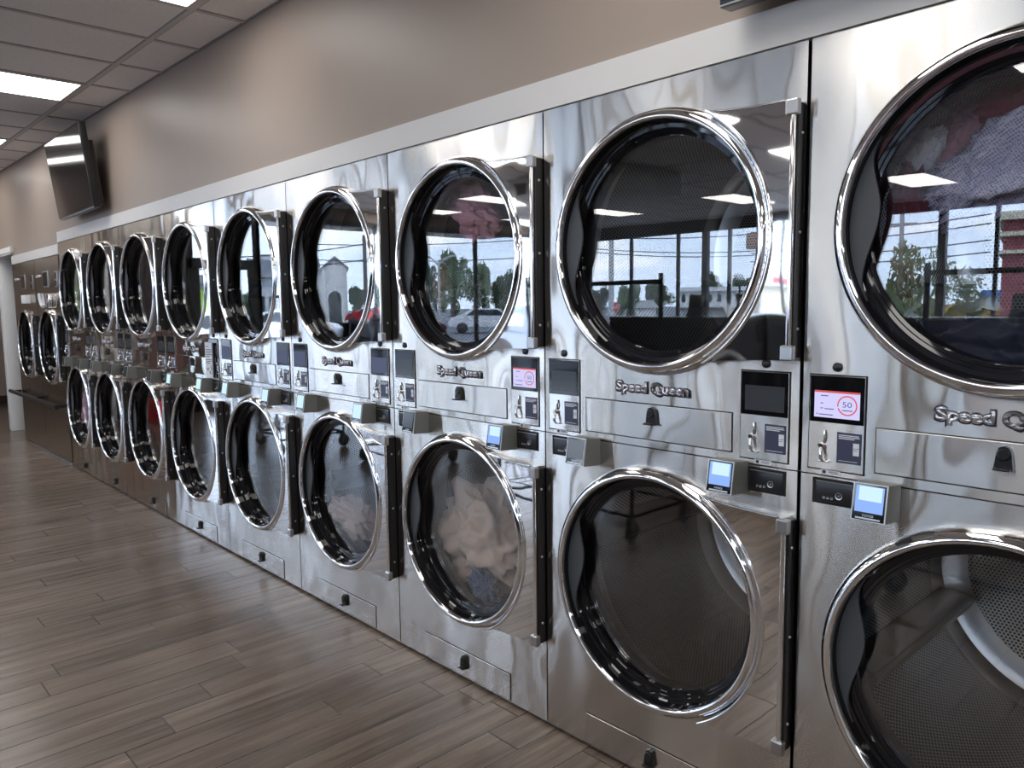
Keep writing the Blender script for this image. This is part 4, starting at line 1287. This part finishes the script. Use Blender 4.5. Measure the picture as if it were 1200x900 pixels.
# two shops beyond the entrance
e = frame_at('grey_shop', 26.2, 48, 'pale grey shop building with tall windows beyond the entrance', 'building')
bm = B(); box(bm, -1.5, .9, 0, 8, 0, 3.6)
obj('wall', mesh_of(bm, 'gswall', None, pbr('pale_grey_wall', (.5, .52, .54), .8)), e)
bm = B(); prism_xz(bm, [(-1.8, 3.4), (1.1, 3.4), (.3, 4.3), (-1.8, 4.5)], -.4, 8)
obj('roof', mesh_of(bm, 'gsroof', None, roofg), e)
for x in (-1.1, -.45, .2): obj('window', boxmesh('gswin', (x - .2, x + .2, -.05, .05, .9, 2.3), darkwin), e)
e = frame_at('banner_shop', 20.9, 40, 'shop with lime green window banners beyond the entrance', 'building')
bm = B(); box(bm, -2.2, 1.6, 0, 8, 0, 2.8)
obj('wall', mesh_of(bm, 'bswall', None, pbr('shop_wall', (.46, .48, .48), .8)), e)
obj('roof', boxmesh('bsroof', (-2.4, 1.8, -.5, 8, 2.8, 3.2), roofg), e)
for x in (-.62, .05): obj('banner', boxmesh('bsban', (x - .28, x + .28, -.06, .02, 1.25, 2.55), lime), e)

def make_car(az, R_, mat, label, rot=0.0):
    e = frame_at('car', az, R_, label, 'car', 'parked cars', False)
    e.rotation_euler.z += rot
    prof = [(-2.1, .35), (-2.15, .75), (-1.9, .92), (-1.35, 1.0), (-.75, 1.42), (.75, 1.45), (1.35, 1.05), (2.0, .92), (2.15, .6), (2.1, .35)]
    bm = B(); prism_xz(bm, prof, -.85, .85)
    bmesh.ops.bevel(bm, geom=bm.edges[:], offset=.06, segments=2, profile=.5, affect='EDGES')
    obj('body', mesh_of(bm, 'carbody', 40, mat), e)
    bm = B(); prism_xz(bm, [(-1.15, 1.02), (-.68, 1.36), (.66, 1.38), (1.12, 1.04)], -.862, .862)
    obj('window', mesh_of(bm, 'carwin', None, darkwin), e)
    for sx in (-1.35, 1.35):
        for sy in (-.78, .78):
            bm = B(); lathe_y(bm, [(0, -.1), (.22, -.1), (.32, -.07), (.32, .07), (.22, .1), (0, .1)], 24, 0, .32)
            obj('wheel', mesh_of(bm, 'wheel', 40, M['rubber']), e, (sx, sy, 0))
make_car(40.9, 45, carwhite, 'white car parked in front of the grove')
make_car(32.3, 76, carred, 'red car parked beyond the lawn')
make_car(21.6, 24, carwhite, 'white car parked outside the shop with lime banners', .3)
make_car(26.6, 33, carwhite, 'white car parked outside the pale grey shop', .2)
make_car(35.2, 52, pbr('car_blue', (.10, .13, .20), .25, coat=.6), 'blue car at the left of the parking area', .2)
make_car(73.7, 50, yellow, 'yellow car on the street left of the red building')

# stop sign
e = frame_at('stop_sign', 50.45, 55, 'red octagonal stop sign on a grey post', 'stop sign', None, False)
bm = B(); tube(bm, [(0, .03, 0), (0, .03, 1.7)], .04, 8)
obj('post', mesh_of(bm, 'spost', 60, polegrey), e)
oct_ = lambda r_: [(r_ * cos(pi / 8 + pi / 4 * i), 1.36 + r_ * sin(pi / 8 + pi / 4 * i)) for i in range(8)]
bm = B(); prism_xz(bm, oct_(.38), -.015, 0)
f_ = obj('sign_face', mesh_of(bm, 'sface', None, stucco), e)
bm = B(); prism_xz(bm, oct_(.35), -.022, -.013)
obj('red_field', mesh_of(bm, 'sred', None, pbr('stop_red', (.60, .02, .03), .4)), f_)
obj('stop_letters', text_mesh('STOP', 'stop', .50, .21, .004, stucco, .03), f_, (0, -.023, 1.36))

# ---------------------------------------------------------------- sky, sun
w = bpy.data.worlds.new('World'); SC.world = w
w.use_nodes = True
nt = w.node_tree; nt.nodes.clear()
out = nt.nodes.new('ShaderNodeOutputWorld'); bg = nt.nodes.new('ShaderNodeBackground')
tc = nt.nodes.new('ShaderNodeTexCoord'); sp = nt.nodes.new('ShaderNodeSeparateXYZ')
nt.links.new(tc.outputs['Generated'], sp.inputs[0])
mr = nt.nodes.new('ShaderNodeMapRange'); mr.inputs['From Min'].default_value = 0; mr.inputs['From Max'].default_value = .6
nt.links.new(sp.outputs[2], mr.inputs['Value'])
cr = nt.nodes.new('ShaderNodeValToRGB')
cr.color_ramp.elements[0].color = (.58, .71, .92, 1); cr.color_ramp.elements[1].color = (.36, .53, .86, 1)
nt.links.new(mr.outputs[0], cr.inputs[0])
mp = nt.nodes.new('ShaderNodeMapping'); mp.inputs['Scale'].default_value = (2.2, 2.2, 7)
nt.links.new(tc.outputs['Generated'], mp.inputs[0])
nz = nt.nodes.new('ShaderNodeTexNoise'); nz.inputs['Scale'].default_value = 2.4; nz.inputs['Detail'].default_value = 7; nz.inputs['Roughness'].default_value = .55
nt.links.new(mp.outputs[0], nz.inputs['Vector'])
c2 = nt.nodes.new('ShaderNodeValToRGB'); c2.color_ramp.elements[0].position = .50; c2.color_ramp.elements[1].position = .72
nt.links.new(nz.outputs['Fac'], c2.inputs[0])
mx = nt.nodes.new('ShaderNodeMix'); mx.data_type = 'RGBA'
nt.links.new(c2.outputs[0], mx.inputs[0]); nt.links.new(cr.outputs[0], mx.inputs[6]); mx.inputs[7].default_value = (.98, .99, 1.0, 1)
nt.links.new(mx.outputs[2], bg.inputs[0]); bg.inputs[1].default_value = 7.2
nt.links.new(bg.outputs[0], out.inputs[0])

sun = bpy.data.lights.new('sun', 'SUN'); sun.energy = 4.0; sun.angle = radians(3); sun.color = (1, .95, .88)
so = bpy.data.objects.new('sun', sun); COL.objects.link(so)
so.rotation_euler = Vector((-.45, -.35, -.85)).to_track_quat('-Z', 'Y').to_euler()

# daylight portals in the two glazed walls (sampling guides, they emit nothing themselves)
def portal(loc, rot, sx, sy):
    l = bpy.data.lights.new('window_portal', 'AREA'); l.shape = 'RECTANGLE'; l.size = sx; l.size_y = sy
    l.cycles.is_portal = True
    q = bpy.data.objects.new('window_portal', l); COL.objects.link(q); q.location = loc; q.rotation_euler = rot
portal(((END_X + RIGHT_X) / 2, YB - .16, 1.55), (radians(90), 0, 0), RIGHT_X - END_X, 2.6)
portal((END_X - .16, (YB + GL0) / 2, 1.4), (radians(90), 0, radians(-90)), GL0 - YB, 2.8)

# ---------------------------------------------------------------- camera (solved from the row of machines)
yaw, pit, roll = -8.22806108e-01, -1.01958592e-01, -1.21968469e-02
fwd = Vector((sin(yaw) * cos(pit), cos(yaw) * cos(pit), sin(pit)))
rt = Vector((cos(yaw), -sin(yaw), 0)); up = rt.cross(fwd)
r2 = cos(roll) * rt + sin(roll) * up; u2 = -sin(roll) * rt + cos(roll) * up
cam = bpy.data.cameras.new('camera'); cam.sensor_fit = 'HORIZONTAL'; cam.sensor_width = 36
cam.lens = 900.811417 / 1200 * 36; cam.clip_start = .02; cam.clip_end = 600
co = bpy.data.objects.new('camera', cam); COL.objects.link(co)
m4 = Matrix((r2, u2, -fwd)).transposed().to_4x4()
m4.translation = Vector((1.01300035, -2.03677145, 1.63840034)) * W
co.matrix_world = m4
SC.camera = co

# ---------------------------------------------------------------- render look
SC.view_settings.view_transform = 'Standard'
SC.view_settings.look = 'None'
SC.view_settings.gamma = 1
SC.view_settings.use_curve_mapping = False
SC.view_settings.exposure = 0.12
cy = SC.cycles
cy.use_denoising = True
cy.use_adaptive_sampling = False
try: cy.denoiser = 'OPENIMAGEDENOISE'
except Exception: pass
cy.max_bounces = 10; cy.diffuse_bounces = 4; cy.glossy_bounces = 6; cy.transparent_max_bounces = 16; cy.transmission_bounces = 4
cy.sample_clamp_indirect = 6.0
cy.caustics_reflective = True
cy.blur_glossy = .5
